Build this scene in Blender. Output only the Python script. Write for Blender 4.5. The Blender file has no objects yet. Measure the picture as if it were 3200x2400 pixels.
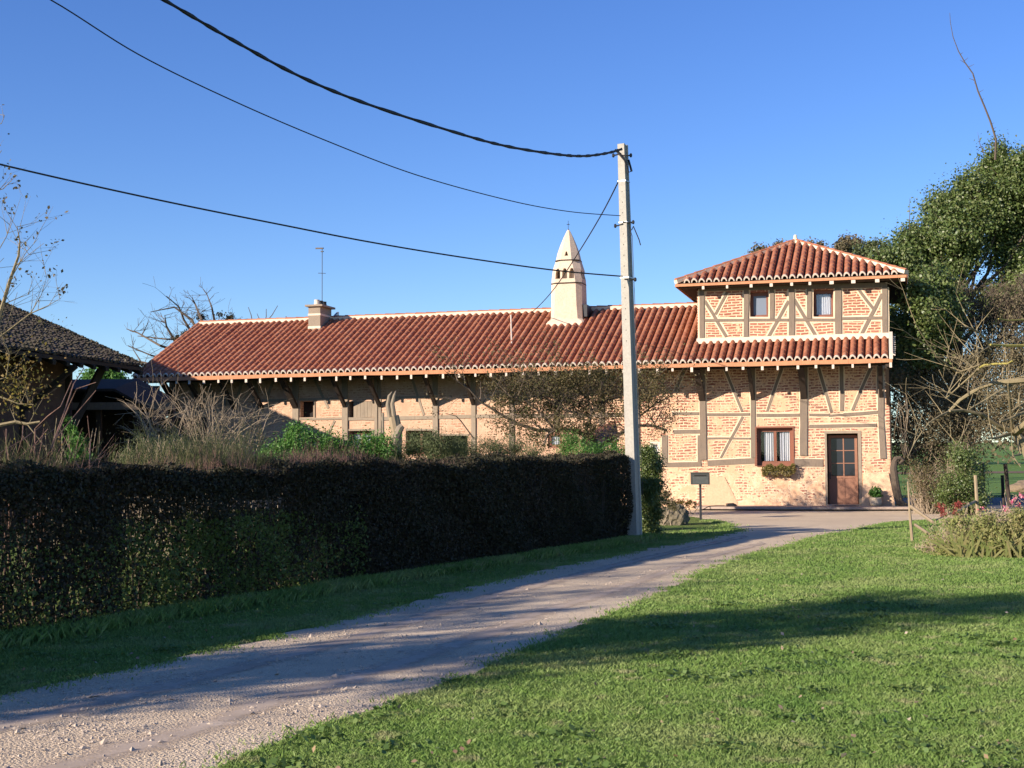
import bpy, math, random
import numpy as np
from mathutils import Vector, Matrix, noise
random.seed(7); RNG = np.random.default_rng(11)
C = bpy.context.scene.collection
PI = math.pi
V = Vector
# ------------------------------------------------------------------ survey of the place
F = 4300.; PITCH = math.atan(250/4300); ROLL = 0.0066; HEAD = math.radians(15.5)
CAMP = V((0, 0, 1.5))
CM = Matrix.Rotation(PI/2+PITCH, 3, 'X') @ Matrix.Rotation(-ROLL, 3, 'Z')
def ray(x, y): return CM @ V(((x-1600)/F, (1200-y)/F, -1.))
def gp(x, y, z=0.):                       # a surveyed point on level z
    r = ray(x, y); return CAMP + r*((z-CAMP.z)/r.z)
def dp(x, y, Y):                          # a surveyed point at distance Y
    r = ray(x, y); return CAMP + r*(Y/r.y)
def lp(x, y, a, b):                       # a surveyed point above the plan line a-b
    r = ray(x, y); nx, ny = (b[1]-a[1]), -(b[0]-a[0])
    t = ((a[0]-CAMP.x)*nx + (a[1]-CAMP.y)*ny)/(r.x*nx+r.y*ny)
    return CAMP + r*t
_r = ray(2776, 1592); P0 = CAMP + _r*(43/_r.y); P0.z = 0
U = V((math.cos(HEAD), -math.sin(HEAD), 0)); B = V((math.sin(HEAD), math.cos(HEAD), 0))
def loc(p):
    q = p-P0; return V((q.dot(U), q.dot(B), q.z))
def wor(l): return P0 + U*l[0] + B*l[1] + V((0, 0, l[2]))
def fp(x, y, yl=0.):                      # house coordinates of a point on the facade plane
    r = ray(x, y); t = (yl-(CAMP-P0).dot(B))/r.dot(B); return loc(CAMP+r*t)
SLOPE = .48; Z0 = 4.60                    # tile bed height at the eave (local y = -1.6)
def roofz(y): return Z0 + SLOPE*(y+1.6)
def rp(x, y):                             # a surveyed point on the main roof plane
    r = ray(x, y); a = loc(CAMP); d = V((r.dot(U), r.dot(B), r.z))
    k = (Z0+SLOPE*(a.y+1.6)-a.z)/(d.z-SLOPE*d.y); return a+d*k
SUN_AZ = math.radians(54.5); SUN_EL = math.radians(19.5)
SUN = V((-math.sin(SUN_AZ)*math.cos(SUN_EL), -math.cos(SUN_AZ)*math.cos(SUN_EL), math.sin(SUN_EL)))

# ------------------------------------------------------------------ materials
def mat(name):
    m = bpy.data.materials.new(name); m.use_nodes = True
    nt = m.node_tree; b = nt.nodes['Principled BSDF']
    return m, nt, b
def N(nt, t, **k):
    n = nt.nodes.new(t)
    for a, v in k.items(): setattr(n, a, v)
    return n
def coords(nt, kind='Object'):
    return N(nt, 'ShaderNodeTexCoord').outputs[kind]
def noise_n(nt, vec, scale, detail=4, rough=.55, dist=0):
    n = nt.nodes.new('ShaderNodeTexNoise'); nt.links.new(vec, n.inputs['Vector'])
    n.inputs['Scale'].default_value = scale; n.inputs['Detail'].default_value = detail
    n.inputs['Roughness'].default_value = rough; n.inputs['Distortion'].default_value = dist
    return n.outputs['Fac']
def ramp(nt, fac, stops, const=False):
    r = nt.nodes.new('ShaderNodeValToRGB'); nt.links.new(fac, r.inputs['Fac'])
    el = r.color_ramp.elements
    while len(el) > 1: el.remove(el[-1])
    el[0].position = stops[0][0]; el[0].color = (*stops[0][1], 1) if len(stops[0][1]) == 3 else stops[0][1]
    for p, c in stops[1:]:
        e = el.new(p); e.color = (*c, 1)
    if const: r.color_ramp.interpolation = 'CONSTANT'
    return r.outputs['Color']
def mix(nt, f, a, b, mode='MIX'):
    m = nt.nodes.new('ShaderNodeMix'); m.data_type = 'RGBA'; m.blend_type = mode
    for s, v in ((0, f), (6, a), (7, b)):
        if hasattr(v, 'is_linked') or isinstance(v, bpy.types.NodeSocket): nt.links.new(v, m.inputs[s])
        else: m.inputs[s].default_value = v if s == 0 else (*v, 1)
    return m.outputs[2]
def math_n(nt, op, a, b=None, clamp=False):
    m = nt.nodes.new('ShaderNodeMath'); m.operation = op; m.use_clamp = clamp
    for i, v in enumerate((a, b)):
        if v is None: continue
        if isinstance(v, bpy.types.NodeSocket): nt.links.new(v, m.inputs[i])
        else: m.inputs[i].default_value = v
    return m.outputs[0]
def bump(nt, b, h, strength=.5, dist=.02):
    n = nt.nodes.new('ShaderNodeBump'); nt.links.new(h, n.inputs['Height'])
    n.inputs['Strength'].default_value = strength; n.inputs['Distance'].default_value = dist
    nt.links.new(n.outputs['Normal'], b.inputs['Normal'])
def island(nt):
    return N(nt, 'ShaderNodeNewGeometry').outputs['Random Per Island']
def sc3(c, k): return tuple(x*k for x in c)

def plain(name, col, rough=.8, var=.25, scale=6, bstr=.3, bdist=.01, metal=0, grain=None):
    m, nt, b = mat(name)
    v = coords(nt)
    if grain:
        mp = nt.nodes.new('ShaderNodeMapping'); nt.links.new(v, mp.inputs['Vector'])
        mp.inputs['Scale'].default_value = grain; v = mp.outputs['Vector']
    f = noise_n(nt, v, scale, 6, .65)
    g = noise_n(nt, v, scale*5.3, 4, .6)
    c = ramp(nt, f, [(.25, sc3(col, 1-var)), (.5, col), (.78, sc3(col, 1+var))])
    c = mix(nt, .35, c, ramp(nt, g, [(.3, sc3(col, .6)), (.7, sc3(col, 1.25))]))
    nt.links.new(c, b.inputs['Base Color']); b.inputs['Roughness'].default_value = rough
    b.inputs['Metallic'].default_value = metal
    bump(nt, b, g, bstr, bdist)
    return m

def leaf_mat(name, cols, trans=.35, rough=.6, spec=.3):
    """foliage: one hue per leaf, some light let through"""
    m, nt, b = mat(name)
    r = island(nt)
    n = len(cols)
    c = ramp(nt, r, [(i/n, cols[i]) for i in range(n)], True)
    big = noise_n(nt, coords(nt), .9, 2)
    c = mix(nt, .5, c, ramp(nt, big, [(.3, sc3(cols[0], .8)), (.7, sc3(cols[-1], 1.1))]))
    nt.links.new(c, b.inputs['Base Color']); b.inputs['Roughness'].default_value = rough
    b.inputs['Specular IOR Level'].default_value = spec
    t = nt.nodes.new('ShaderNodeBsdfTranslucent'); nt.links.new(c, t.inputs['Color'])
    mx = nt.nodes.new('ShaderNodeMixShader'); mx.inputs[0].default_value = trans
    nt.links.new(b.outputs[0], mx.inputs[1]); nt.links.new(t.outputs[0], mx.inputs[2])
    nt.links.new(mx.outputs[0], nt.nodes['Material Output'].inputs['Surface'])
    return m

def brick_mat(name, plaster_amt=.5, mortar=(.72, .53, .35), ochre=(.62, .38, .23), b1=(.40, .15, .09), b2=(.56, .27, .16), plaster_z=None):
    m, nt, b = mat(name)
    v = coords(nt)
    sep = N(nt, 'ShaderNodeSeparateXYZ'); nt.links.new(v, sep.inputs[0])
    w1 = noise_n(nt, v, 1.3, 3); w2 = noise_n(nt, v, 9, 2)
    x = math_n(nt, 'ADD', math_n(nt, 'ADD', sep.outputs[0], sep.outputs[1]), math_n(nt, 'MULTIPLY', w2, .035))
    z = math_n(nt, 'ADD', sep.outputs[2], math_n(nt, 'ADD', math_n(nt, 'MULTIPLY', w1, .14), math_n(nt, 'MULTIPLY', w2, .02)))
    cmb = N(nt, 'ShaderNodeCombineXYZ'); nt.links.new(x, cmb.inputs[0]); nt.links.new(z, cmb.inputs[1])
    def brk(c1, c2, mo):
        t = nt.nodes.new('ShaderNodeTexBrick'); nt.links.new(cmb.outputs[0], t.inputs['Vector'])
        t.inputs['Color1'].default_value = (*c1, 1); t.inputs['Color2'].default_value = (*c2, 1); t.inputs['Mortar'].default_value = (*mo, 1)
        t.inputs['Scale'].default_value = 1; t.inputs['Mortar Size'].default_value = .0155; t.inputs['Mortar Smooth'].default_value = .25
        t.inputs['Bias'].default_value = -.1; t.inputs['Brick Width'].default_value = .27; t.inputs['Row Height'].default_value = .088
        t.offset = .5; return t
    bt = brk(b1, b2, mortar)
    fine = noise_n(nt, v, 40, 4, .7)
    brick = mix(nt, .45, bt.outputs['Color'], ramp(nt, fine, [(.3, sc3(b1, .8)), (.7, sc3(b2, 1.2))]))
    # a few dark or pale burnt bricks
    mort = ramp(nt, noise_n(nt, v, 5, 5, .6), [(.3, sc3(mortar, .84)), (.7, sc3(mortar, 1.1))])
    och = ramp(nt, noise_n(nt, v, 2.1, 6, .7), [(.3, sc3(ochre, .85)), (.5, ochre), (.7, mortar)])
    # smears of mortar over the brick faces
    sm = noise_n(nt, v, 2.6, 5, .72, .6)
    sm2 = noise_n(nt, v, 14, 3, .6)
    s = math_n(nt, 'ADD', math_n(nt, 'MULTIPLY', sm, .75), math_n(nt, 'MULTIPLY', sm2, .35))
    if plaster_z:   # more render left on the foot of the wall
        zz = nt.nodes.new('ShaderNodeMapRange'); nt.links.new(sep.outputs[2], zz.inputs[0])
        zz.inputs[1].default_value = plaster_z-.15; zz.inputs[2].default_value = plaster_z+.1; zz.inputs[3].default_value = .05; zz.inputs[4].default_value = 0
        s = math_n(nt, 'ADD', s, zz.outputs[0])
    th = .72-.34*plaster_amt
    pl = ramp(nt, s, [(th-.03, (0, 0, 0)), (th+.04, (1, 1, 1))])
    fac = math_n(nt, 'MAXIMUM', bt.outputs['Fac'], pl)
    cover = mix(nt, ramp(nt, sm, [(.46, (0, 0, 0)), (.56, (1, 1, 1))]), mort, och)
    col = mix(nt, fac, brick, cover)
    nt.links.new(col, b.inputs['Base Color']); b.inputs['Roughness'].default_value = .92; b.inputs['Specular IOR Level'].default_value = .15
    h = math_n(nt, 'ADD', math_n(nt, 'MULTIPLY', math_n(nt, 'SUBTRACT', 1, fac), .5), math_n(nt, 'MULTIPLY', fine, .5))
    bump(nt, b, h, .55, .012)
    return m

M = {}
M['brick'] = brick_mat('brick_tower', .24, b1=(.25, .09, .06), b2=(.40, .17, .11))
M['brick_low'] = brick_mat('brick_lower', .46, plaster_z=1.25, b1=(.25, .095, .065), b2=(.40, .19, .13))
M['brick_left'] = brick_mat('brick_left', .58, b1=(.36, .18, .11), b2=(.46, .27, .17), mortar=(.60, .42, .285), ochre=(.52, .32, .21))
M['cream'] = plain('cream_render', (.72, .56, .38), .9, .1, 4, .3, .008)
M['white_band'] = plain('whitewashed_mortar', (.68, .56, .41), .9, .06, 3, .25, .008)
M['limewhite'] = plain('limewash_tile_end', (.64, .54, .43), .9, .12, 20, .3, .004)
M['plaster_pink'] = plain('buttress_render', (.68, .45, .28), .92, .1, 3, .3, .006)
M['patch'] = plain('ochre_cement', (.55, .37, .23), .92, .12, 3, .3, .006)
M['chimney'] = plain('chimney_render', (.60, .47, .34), .9, .14, 3.5, .35, .006)
M['chimney_grey'] = plain('small_chimney_render', (.27, .215, .155), .9, .12, 4, .3, .006)
def wood_mat(name, col, var=.3):
    m, nt, b = mat(name)
    v = coords(nt, 'Generated'); o = coords(nt)
    mp = nt.nodes.new('ShaderNodeMapping'); nt.links.new(o, mp.inputs['Vector']); mp.inputs['Scale'].default_value = (30, 30, 3)
    f = noise_n(nt, mp.outputs[0], 1, 6, .7, 1.2); g = noise_n(nt, o, 3, 4, .6)
    c = ramp(nt, f, [(.28, sc3(col, .55)), (.45, sc3(col, .95)), (.75, sc3(col, 1.25))])
    c = mix(nt, .35, c, ramp(nt, g, [(.3, sc3(col, .75)), (.7, (col[0]*1.2, col[1]*1.12, col[2]*1.0))]))
    nt.links.new(c, b.inputs['Base Color']); b.inputs['Roughness'].default_value = .88; b.inputs['Specular IOR Level'].default_value = .2
    bump(nt, b, f, .5, .008); return m
M['timber'] = wood_mat('weathered_oak', (.20, .158, .12))
M['timber_pale'] = wood_mat('pale_oak', (.29, .235, .175))
M['timber_dark'] = wood_mat('dark_oak', (.055, .042, .033))
M['fascia'] = wood_mat('red_brown_fascia', (.50, .23, .12))
M['brown_paint'] = plain('brown_joinery', (.20, .07, .035), .55, .15, 5, .1, .002)
M['door_paint'] = plain('door_brown', (.25, .115, .065), .6, .08, 5, .1, .002)
M['stake'] = wood_mat('pale_split_stake', (.24, .20, .145))
M['post'] = wood_mat('grey_brown_stake', (.30, .235, .15))
M['bark'] = plain('bark', (.10, .075, .052), .95, .35, 9, .8, .02)
M['bark_light'] = plain('pale_twig_bark', (.27, .21, .14), .9, .3, 9, .6, .01)
M['bark_red'] = plain('reddish_shoot_bark', (.17, .095, .07), .85, .3, 9, .4, .005)
M['lichen'] = plain('lichened_bark', (.23, .185, .10), .95, .35, 7, .7, .01)
M['lichen_y'] = plain('yellow_lichen', (.33, .28, .07), .95, .3, 12, .7, .01)
M['concrete'] = plain('weathered_concrete', (.37, .345, .29), .9, .12, 5, .45, .006)
M['cable'] = plain('black_cable', (.012, .012, .014), .6, .1, 5, .1, .001)
M['metal_dark'] = plain('dark_metal', (.04, .04, .042), .5, .2, 9, .2, .002, .6)
M['galv'] = plain('galvanised', (.38, .38, .37), .45, .15, 20, .2, .001, .7)
M['stone'] = plain('mossy_stone', (.15, .125, .08), .95, .5, 4, .9, .03)
M['terrace'] = plain('terrace_slab', (.36, .28, .22), .9, .12, 3, .3, .005)
M['pot'] = plain('pale_terracotta_pot', (.60, .48, .33), .85, .1, 6, .2, .003)
M['void'] = plain('dark_interior', (.012, .010, .009), .95, .2, 2, .1, .01)
M['room'] = plain('dim_room_wall', (.10, .085, .07), .95, .2, 2, .1, .01)
M['lace'] = plain('white_lace', (.62, .64, .68), .9, .06, 14, .6, .01)
def glass_mat(name, col, rough=.04):
    m, nt, b = mat(name); b.inputs['Base Color'].default_value = (*col, 1); b.inputs['Roughness'].default_value = rough
    b.inputs['Specular IOR Level'].default_value = .35
    bump(nt, b, noise_n(nt, coords(nt), 2.5, 2), .06, .02); return m
M['glass'] = glass_mat('window_glass', (.02, .024, .032), .12); M['glass_grey'] = glass_mat('dusty_glass', (.17, .20, .25), .3)
def clear_glass(name):
    m, nt, b = mat(name)
    t = nt.nodes.new('ShaderNodeBsdfTransparent'); g = nt.nodes.new('ShaderNodeBsdfGlossy'); g.inputs['Roughness'].default_value = .03
    fr = nt.nodes.new('ShaderNodeFresnel'); fr.inputs['IOR'].default_value = 1.45
    mx = nt.nodes.new('ShaderNodeMixShader'); nt.links.new(fr.outputs[0], mx.inputs[0]); nt.links.new(t.outputs[0], mx.inputs[1]); nt.links.new(g.outputs[0], mx.inputs[2])
    nt.links.new(mx.outputs[0], nt.nodes['Material Output'].inputs['Surface']); return m
M['pane'] = clear_glass('clear_pane')
def tile_mat(name, cols, moss=0):
    m, nt, b = mat(name)
    v = coords(nt); r = island(nt)
    n = len(cols); c = ramp(nt, r, [(i/n, cols[i]) for i in range(n)], True)
    g = noise_n(nt, v, 25, 5, .7); h = noise_n(nt, v, 2.2, 5, .7)
    c = mix(nt, .4, c, ramp(nt, h, [(.32, sc3(cols[0], .55)), (.5, cols[1]), (.7, sc3(cols[2], 1.15))]))
    c = mix(nt, .25, c, ramp(nt, g, [(.35, sc3(cols[0], .5)), (.65, sc3(cols[-1], 1.3))]))
    if moss:
        k = ramp(nt, noise_n(nt, v, 6, 6, .75), [(.5-.1*moss, (0, 0, 0)), (.56, (1, 1, 1))])
        c = mix(nt, k, c, ramp(nt, g, [(.3, (.03, .028, .016)), (.7, (.10, .085, .045))]))
    nt.links.new(c, b.inputs['Base Color']); b.inputs['Roughness'].default_value = .8; b.inputs['Specular IOR Level'].default_value = .3
    bump(nt, b, g, .4, .006 if not moss else .02); return m
M['tile'] = tile_mat('terracotta_tile', [(.34, .125, .065), (.40, .165, .085), (.46, .21, .115), (.37, .14, .072), (.29, .10, .057)])
M['tile_old'] = tile_mat('old_mossy_tile', [(.05, .036, .029), (.075, .055, .043), (.10, .075, .058), (.045, .033, .027)], 1)
M['tile_under'] = plain('shaded_channel_tile', (.10, .035, .022), .9, .3, 8, .4, .005)  # darkened terracotta, shade between the tile rows is put into the colour

# ------------------------------------------------------------------ mesh builder
class MB:
    def __init__(s): s.v = []; s.f = []; s.m = []; s.smooth = False; s.slots = [None]
    def _add(s, vs, fs, mi=0):
        o = len(s.v); s.v += [tuple(p) for p in vs]; s.f += [tuple(i+o for i in f) for f in fs]; s.m += [mi]*len(fs)
    def box(s, a, b, mi=0):
        x0, y0, z0 = a; x1, y1, z1 = b
        if x0 > x1: x0, x1 = x1, x0
        if y0 > y1: y0, y1 = y1, y0
        if z0 > z1: z0, z1 = z1, z0
        s._add([(x0, y0, z0), (x1, y0, z0), (x1, y1, z0), (x0, y1, z0), (x0, y0, z1), (x1, y0, z1), (x1, y1, z1), (x0, y1, z1)],
               [(0, 3, 2, 1), (4, 5, 6, 7), (0, 1, 5, 4), (1, 2, 6, 5), (2, 3, 7, 6), (3, 0, 4, 7)], mi)
    def beam(s, p, q, w, h, up=(0, 0, 1), mi=0, w2=None, h2=None):
        p = V(p); q = V(q); d = (q-p).normalized(); up = V(up)
        if abs(d.dot(up)) > .98: up = V((0, 1, 0))
        x = d.cross(up).normalized(); y = x.cross(d).normalized(); w2 = w2 or w; h2 = h2 or h
        vs = [p-x*w/2-y*h/2, p+x*w/2-y*h/2, p+x*w/2+y*h/2, p-x*w/2+y*h/2, q-x*w2/2-y*h2/2, q+x*w2/2-y*h2/2, q+x*w2/2+y*h2/2, q-x*w2/2+y*h2/2]
        s._add(vs, [(0, 3, 2, 1), (4, 5, 6, 7), (0, 1, 5, 4), (1, 2, 6, 5), (2, 3, 7, 6), (3, 0, 4, 7)], mi)
    def prism(s, poly, ax, a, b, mi=0):
        """poly in the two other axes, extruded along ax from a to b"""
        def put(p, t):
            if ax == 0: return (t, p[0], p[1])
            if ax == 1: return (p[0], t, p[1])
            return (p[0], p[1], t)
        n = len(poly); vs = [put(p, a) for p in poly]+[put(p, b) for p in poly]
        fs = [tuple(range(n))[::-1], tuple(range(n, 2*n))]+[(i, (i+1) % n, n+(i+1) % n, n+i) for i in range(n)]
        s._add(vs, fs, mi)
    def tube(s, pts, rad, n=6, mi=0, cap=True):
        pts = [V(p) for p in pts]; k = len(pts)
        if not hasattr(rad, '__len__'): rad = [rad]*k
        vs = []; u = None
        for i, p in enumerate(pts):
            d = (pts[min(i+1, k-1)]-pts[max(i-1, 0)])
            d = d.normalized() if d.length > 1e-9 else V((0, 0, 1))
            if u is None: u = d.orthogonal().normalized()
            u = (u-d*u.dot(d)); u = u.normalized() if u.length > 1e-6 else d.orthogonal().normalized()
            w = d.cross(u)
            for j in range(n):
                a = 2*PI*j/n; vs.append(p+(u*math.cos(a)+w*math.sin(a))*rad[i])
        fs = [(i*n+j, i*n+(j+1) % n, (i+1)*n+(j+1) % n, (i+1)*n+j) for i in range(k-1) for j in range(n)]
        if cap: fs += [tuple(range(n))[::-1], tuple(range((k-1)*n, k*n))]
        s._add(vs, fs, mi)
    def lathe(s, prof, n=20, c=(0, 0, 0), mi=0, poly=None):
        vs = []
        for r, z in prof:
            for j in range(n):
                a = 2*PI*j/n; vs.append((c[0]+r*math.cos(a), c[1]+r*math.sin(a), c[2]+z))
        k = len(prof)
        fs = [(i*n+j, i*n+(j+1) % n, (i+1)*n+(j+1) % n, (i+1)*n+j) for i in range(k-1) for j in range(n)]
        fs += [tuple(range(n))[::-1], tuple(range((k-1)*n, k*n))]
        s._add(vs, fs, mi)
    def quad(s, *p, mi=0): s._add(p, [tuple(range(len(p)))], mi)
    def build(s, name, mats, parent=None, smooth=False, rough=0):
        me = bpy.data.meshes.new(name); vs = s.v
        if rough:
            vs = [tuple(V(p)+noise.noise_vector(V(p)*3.1)*rough) for p in vs]
        me.from_pydata(vs, [], s.f); 
        for m in (mats if isinstance(mats, (list, tuple)) else [mats]): me.materials.append(m)
        if len(me.materials) > 1: me.polygons.foreach_set('material_index', s.m)
        if smooth: me.polygons.foreach_set('use_smooth', [True]*len(s.f))
        me.update(); o = bpy.data.objects.new(name, me); C.objects.link(o)
        if parent: o.parent = parent
        return o
def tag(o, label=None, cat=None, group=None, kind=None):
    if label: o['label'] = label
    if cat: o['category'] = cat
    if group: o['group'] = group
    if kind: o['kind'] = kind
    return o
def empty(name, p, rz=0, label=None, cat=None, group=None):
    o = bpy.data.objects.new(name, None); C.objects.link(o); o.location = p; o.rotation_euler.z = rz
    return tag(o, label, cat, group)
def np_mesh(name, verts, faces_n, mats, parent=None, mi=None):
    """verts (k, faces_n, 3): k loose polygons of faces_n corners"""
    k = verts.shape[0]; me = bpy.data.meshes.new(name)
    me.vertices.add(k*faces_n); me.vertices.foreach_set('co', verts.astype(np.float32).ravel())
    me.loops.add(k*faces_n); me.loops.foreach_set('vertex_index', np.arange(k*faces_n, dtype=np.int32))
    me.polygons.add(k); me.polygons.foreach_set('loop_start', np.arange(0, k*faces_n, faces_n, dtype=np.int32))
    for m in (mats if isinstance(mats, (list, tuple)) else [mats]): me.materials.append(m)
    if mi is not None: me.polygons.foreach_set('material_index', mi.astype(np.int32))
    me.update(calc_edges=True); me.validate()
    o = bpy.data.objects.new(name, me); C.objects.link(o)
    if parent: o.parent = parent
    return o
def unit(a): return a/np.maximum(np.linalg.norm(a, axis=-1, keepdims=True), 1e-9)
def leaf_quads(P, size, aspect=.6, nrm=None, spread=1., up=0.):
    """four-cornered pointed leaves at points P"""
    n = len(P); d = unit(RNG.normal(size=(n, 3))+np.array([0, 0, up]))
    if nrm is None: nrm = RNG.normal(size=(n, 3))
    else: nrm = nrm+RNG.normal(size=(n, 3))*spread
    nrm = unit(nrm); w = unit(np.cross(d, nrm)); d = unit(np.cross(nrm, w))
    s = (size*RNG.uniform(.6, 1.3, size=n))[:, None]
    a = P-d*s*.5; b = P+w*s*aspect*.5+nrm*s*.08; c = P+d*s*.5; e = P-w*s*aspect*.5+nrm*s*.08
    return np.stack([a, b, c, e], 1)
def crown_points(blobs, n, clump=.35, nclump=60, hollow=.55):
    """leaf positions gathered in clumps spread through ellipsoid blobs (cx,cy,cz,rx,ry,rz)"""
    vol = np.array([b[3]*b[5] for b in blobs]); cnt = np.maximum(1, (vol/vol.sum()*n)).astype(int)
    P = []; NN = []
    for b, k in zip(blobs, cnt):
        c = np.array(b[:3]); r = np.array(b[3:6])
        m = max(4, int(nclump*b[3]*b[5]))
        d = unit(RNG.normal(size=(m, 3))); rad = RNG.uniform(hollow, 1.05, size=(m, 1))
        cc = c+d*r*rad; sz = RNG.uniform(.5, 1.4, size=m)*clump
        i = RNG.choice(m, size=k, p=(sz**2)/(sz**2).sum())
        off = RNG.normal(size=(k, 3))*sz[i][:, None]*np.array([.5, .5, .38])
        P.append(cc[i]+off); NN.append(unit(off+d[i]*sz[i][:, None]*.4+np.array([0, 0, .15])))
    return np.concatenate(P), np.concatenate(NN)
def branch(mb, p, d, L, r, depth, n=4, wig=.25, up=.12, kids=(2, 4), ratio=.62, seg=None, tips=None, rng=random, ang=.75, minr=.003):
    p = V(p); d = V(d).normalized(); seg = seg or max(3, int(L/.35)); pts = [p.copy()]; rad = [r]
    for i in range(seg):
        d = (d+V((rng.uniform(-1, 1), rng.uniform(-1, 1), rng.uniform(-1, 1)))*wig*.45+V((0, 0, up*.3))).normalized()
        p = p+d*L/seg; pts.append(p.copy()); rad.append(max(minr, r*(1-.72*(i+1)/seg)))
    mb.tube(pts, rad, n if r > .02 else 3, cap=False)
    if depth <= 0:
        if tips is not None: tips.append((pts[-1], d))
        return
    for k in range(rng.randint(*kids)):
        i = rng.randint(max(1, seg//3), seg); dd = (pts[i]-pts[i-1]).normalized()
        o = dd.orthogonal().normalized(); o.rotate(Matrix.Rotation(rng.uniform(0, 2*PI), 3, dd))
        nd = (dd+o*rng.uniform(ang*.6, ang*1.3)).normalized()
        branch(mb, pts[i], nd, L*ratio*rng.uniform(.7, 1.2), rad[i]*.7, depth-1, n, wig, up, kids, ratio, None, tips, rng, ang, minr)

# ================================================================== THE FARMHOUSE
house = empty('farmhouse', P0, -HEAD, 'long half timbered brick farmhouse with red canal tile roof, square upper storey and pointed chimney', 'house')
WL, WR = -25.0, .10
def rect(x0, y0, x1, y1, yl=0.):
    a = fp(x0, y0, yl); b = fp(x1, y1, yl); return [a.x, b.x, b.z, a.z]      # x0 x1 z0 z1
def holed(mb, x0, x1, z0, z1, ya, yb, holes):
    xs = sorted({x0, x1}|{min(max(h[0], x0), x1) for h in holes}|{min(max(h[1], x0), x1) for h in holes})
    for a, b in zip(xs, xs[1:]):
        m = (a+b)/2; cuts = sorted([(h[2], h[3]) for h in holes if h[0] < m < h[1]]); z = z0
        for c, d in cuts:
            if c > z: mb.box((a, ya, z), (b, yb, c))
            z = max(z, d)
        if z < z1: mb.box((a, ya, z), (b, yb, z1))
DOOR = rect(2583, 1355, 2685, 1577); WIN = rect(2364, 1338, 2479, 1455)
HATCH = rect(938, 1254, 979, 1304); SHUT = rect(1090, 1255, 1170, 1304); W1 = rect(1090, 1347, 1162, 1420); W2 = rect(1268, 1346, 1353, 1420)
D1 = rect(1377, 1362, 1462, 1560); W3 = rect(1712, 1352, 1756, 1400); W4 = rect(2030, 1380, 2064, 1450)
UW1 = rect(2341, 913, 2405, 995); UW2 = rect(2538, 906, 2608, 994)
SPLIT = fp(1900, 1300).x
holes = [DOOR, WIN, HATCH, SHUT, W1, W2, D1, W3, W4]
mb = MB(); holed(mb, SPLIT, WR, -.1, 5.30, 0, .42, holes); mb.build('wall', M['brick_low'], house)['label'] = 'brick ground floor wall beside the door'
mb = MB(); holed(mb, WL, SPLIT, -.1, 5.30, 0, .35, holes); mb.build('wall', M['brick_left'], house)['label'] = 'ochre rendered ground floor wall behind the hedge'
TX0, TX1 = -5.86, .10
mb = MB(); holed(mb, TX0, TX1, 5.30, 7.12, 0, .3, [UW1, UW2]); mb.build('wall', M['brick'], house)['label'] = 'brick front wall of the upper storey'
mb = MB()
mb.box((TX1-.3, .351, -.1), (TX1, 6, 7.12)); mb.box((TX0, .301, 5.2), (TX0+.3, 6, 7.12)); mb.box((TX0, 6.001, -.1), (TX1, 6.3, 7.12))
mb.build('side_wall', M['brick_left'], house)
mb = MB(); mb.box((WL, 6.0, -.1), (TX0-.001, 6.3, 5.0)); mb.box((WL, .351, -.1), (WL+.3, 5.99, 5.2)); mb.prism([(.36, 5.2), (5.99, 5.2), (3.2, 6.75)], 0, WL+.01, WL+.29)
mb.build('rear_wall', M['brick_left'], house)
mb = MB(); mb.box((WL+.3, .36, 2.9), (TX1-.3, 5.99, 3.0)); mb.box((WL+.3, .36, .02), (TX1-.3, 5.99, .06)); mb.box((SPLIT-.1, 1.6, .061), (TX1-.31, 1.7, 2.89)); mb.box((-24, 1.9, .061), (SPLIT-.11, 2.0, 2.89)); mb.build('floor', M['room'], house)

margin = MB()
def timber(name, p, q, wpx, proud=.03, m='timber', yl=0., margin_w=0, taper=1., wob=.008, depth=.1):
    """a squared timber lying in the facade between two surveyed points"""
    a = fp(*p, yl); b = fp(*q, yl); w = wpx*43/4300
    a = V((a.x, a.z)); b = V((b.x, b.z)); d = (b-a); L = d.length; d.normalize(); nrm = V((-d.y, d.x)); k = max(2, int(L/.45))
    def strip(w, wob):
        l, r = [], []
        for i in range(k+1):
            t = i/k; c = a+(b-a)*t+nrm*random.uniform(-1, 1)*wob*.7; ww = w*(1+(taper-1)*t)
            l.append(c+nrm*(ww/2+random.uniform(-1, 1)*wob*.5)); r.append(c-nrm*(ww/2+random.uniform(-1, 1)*wob*.5))
        return l, r
    l, r = strip(w, wob); mb = MB()
    mb.prism([tuple(x) for x in l+r[::-1]], 1, yl-proud, yl+depth)
    if margin_w:
        l, r = strip(w+2*margin_w, .012)
        e = random.uniform(.004, .009)
        margin.prism([tuple(x) for x in l+r[::-1]], 1, yl-e, yl+.02)
    return mb.build(name, M[m], house)
ptop = 1140
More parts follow.
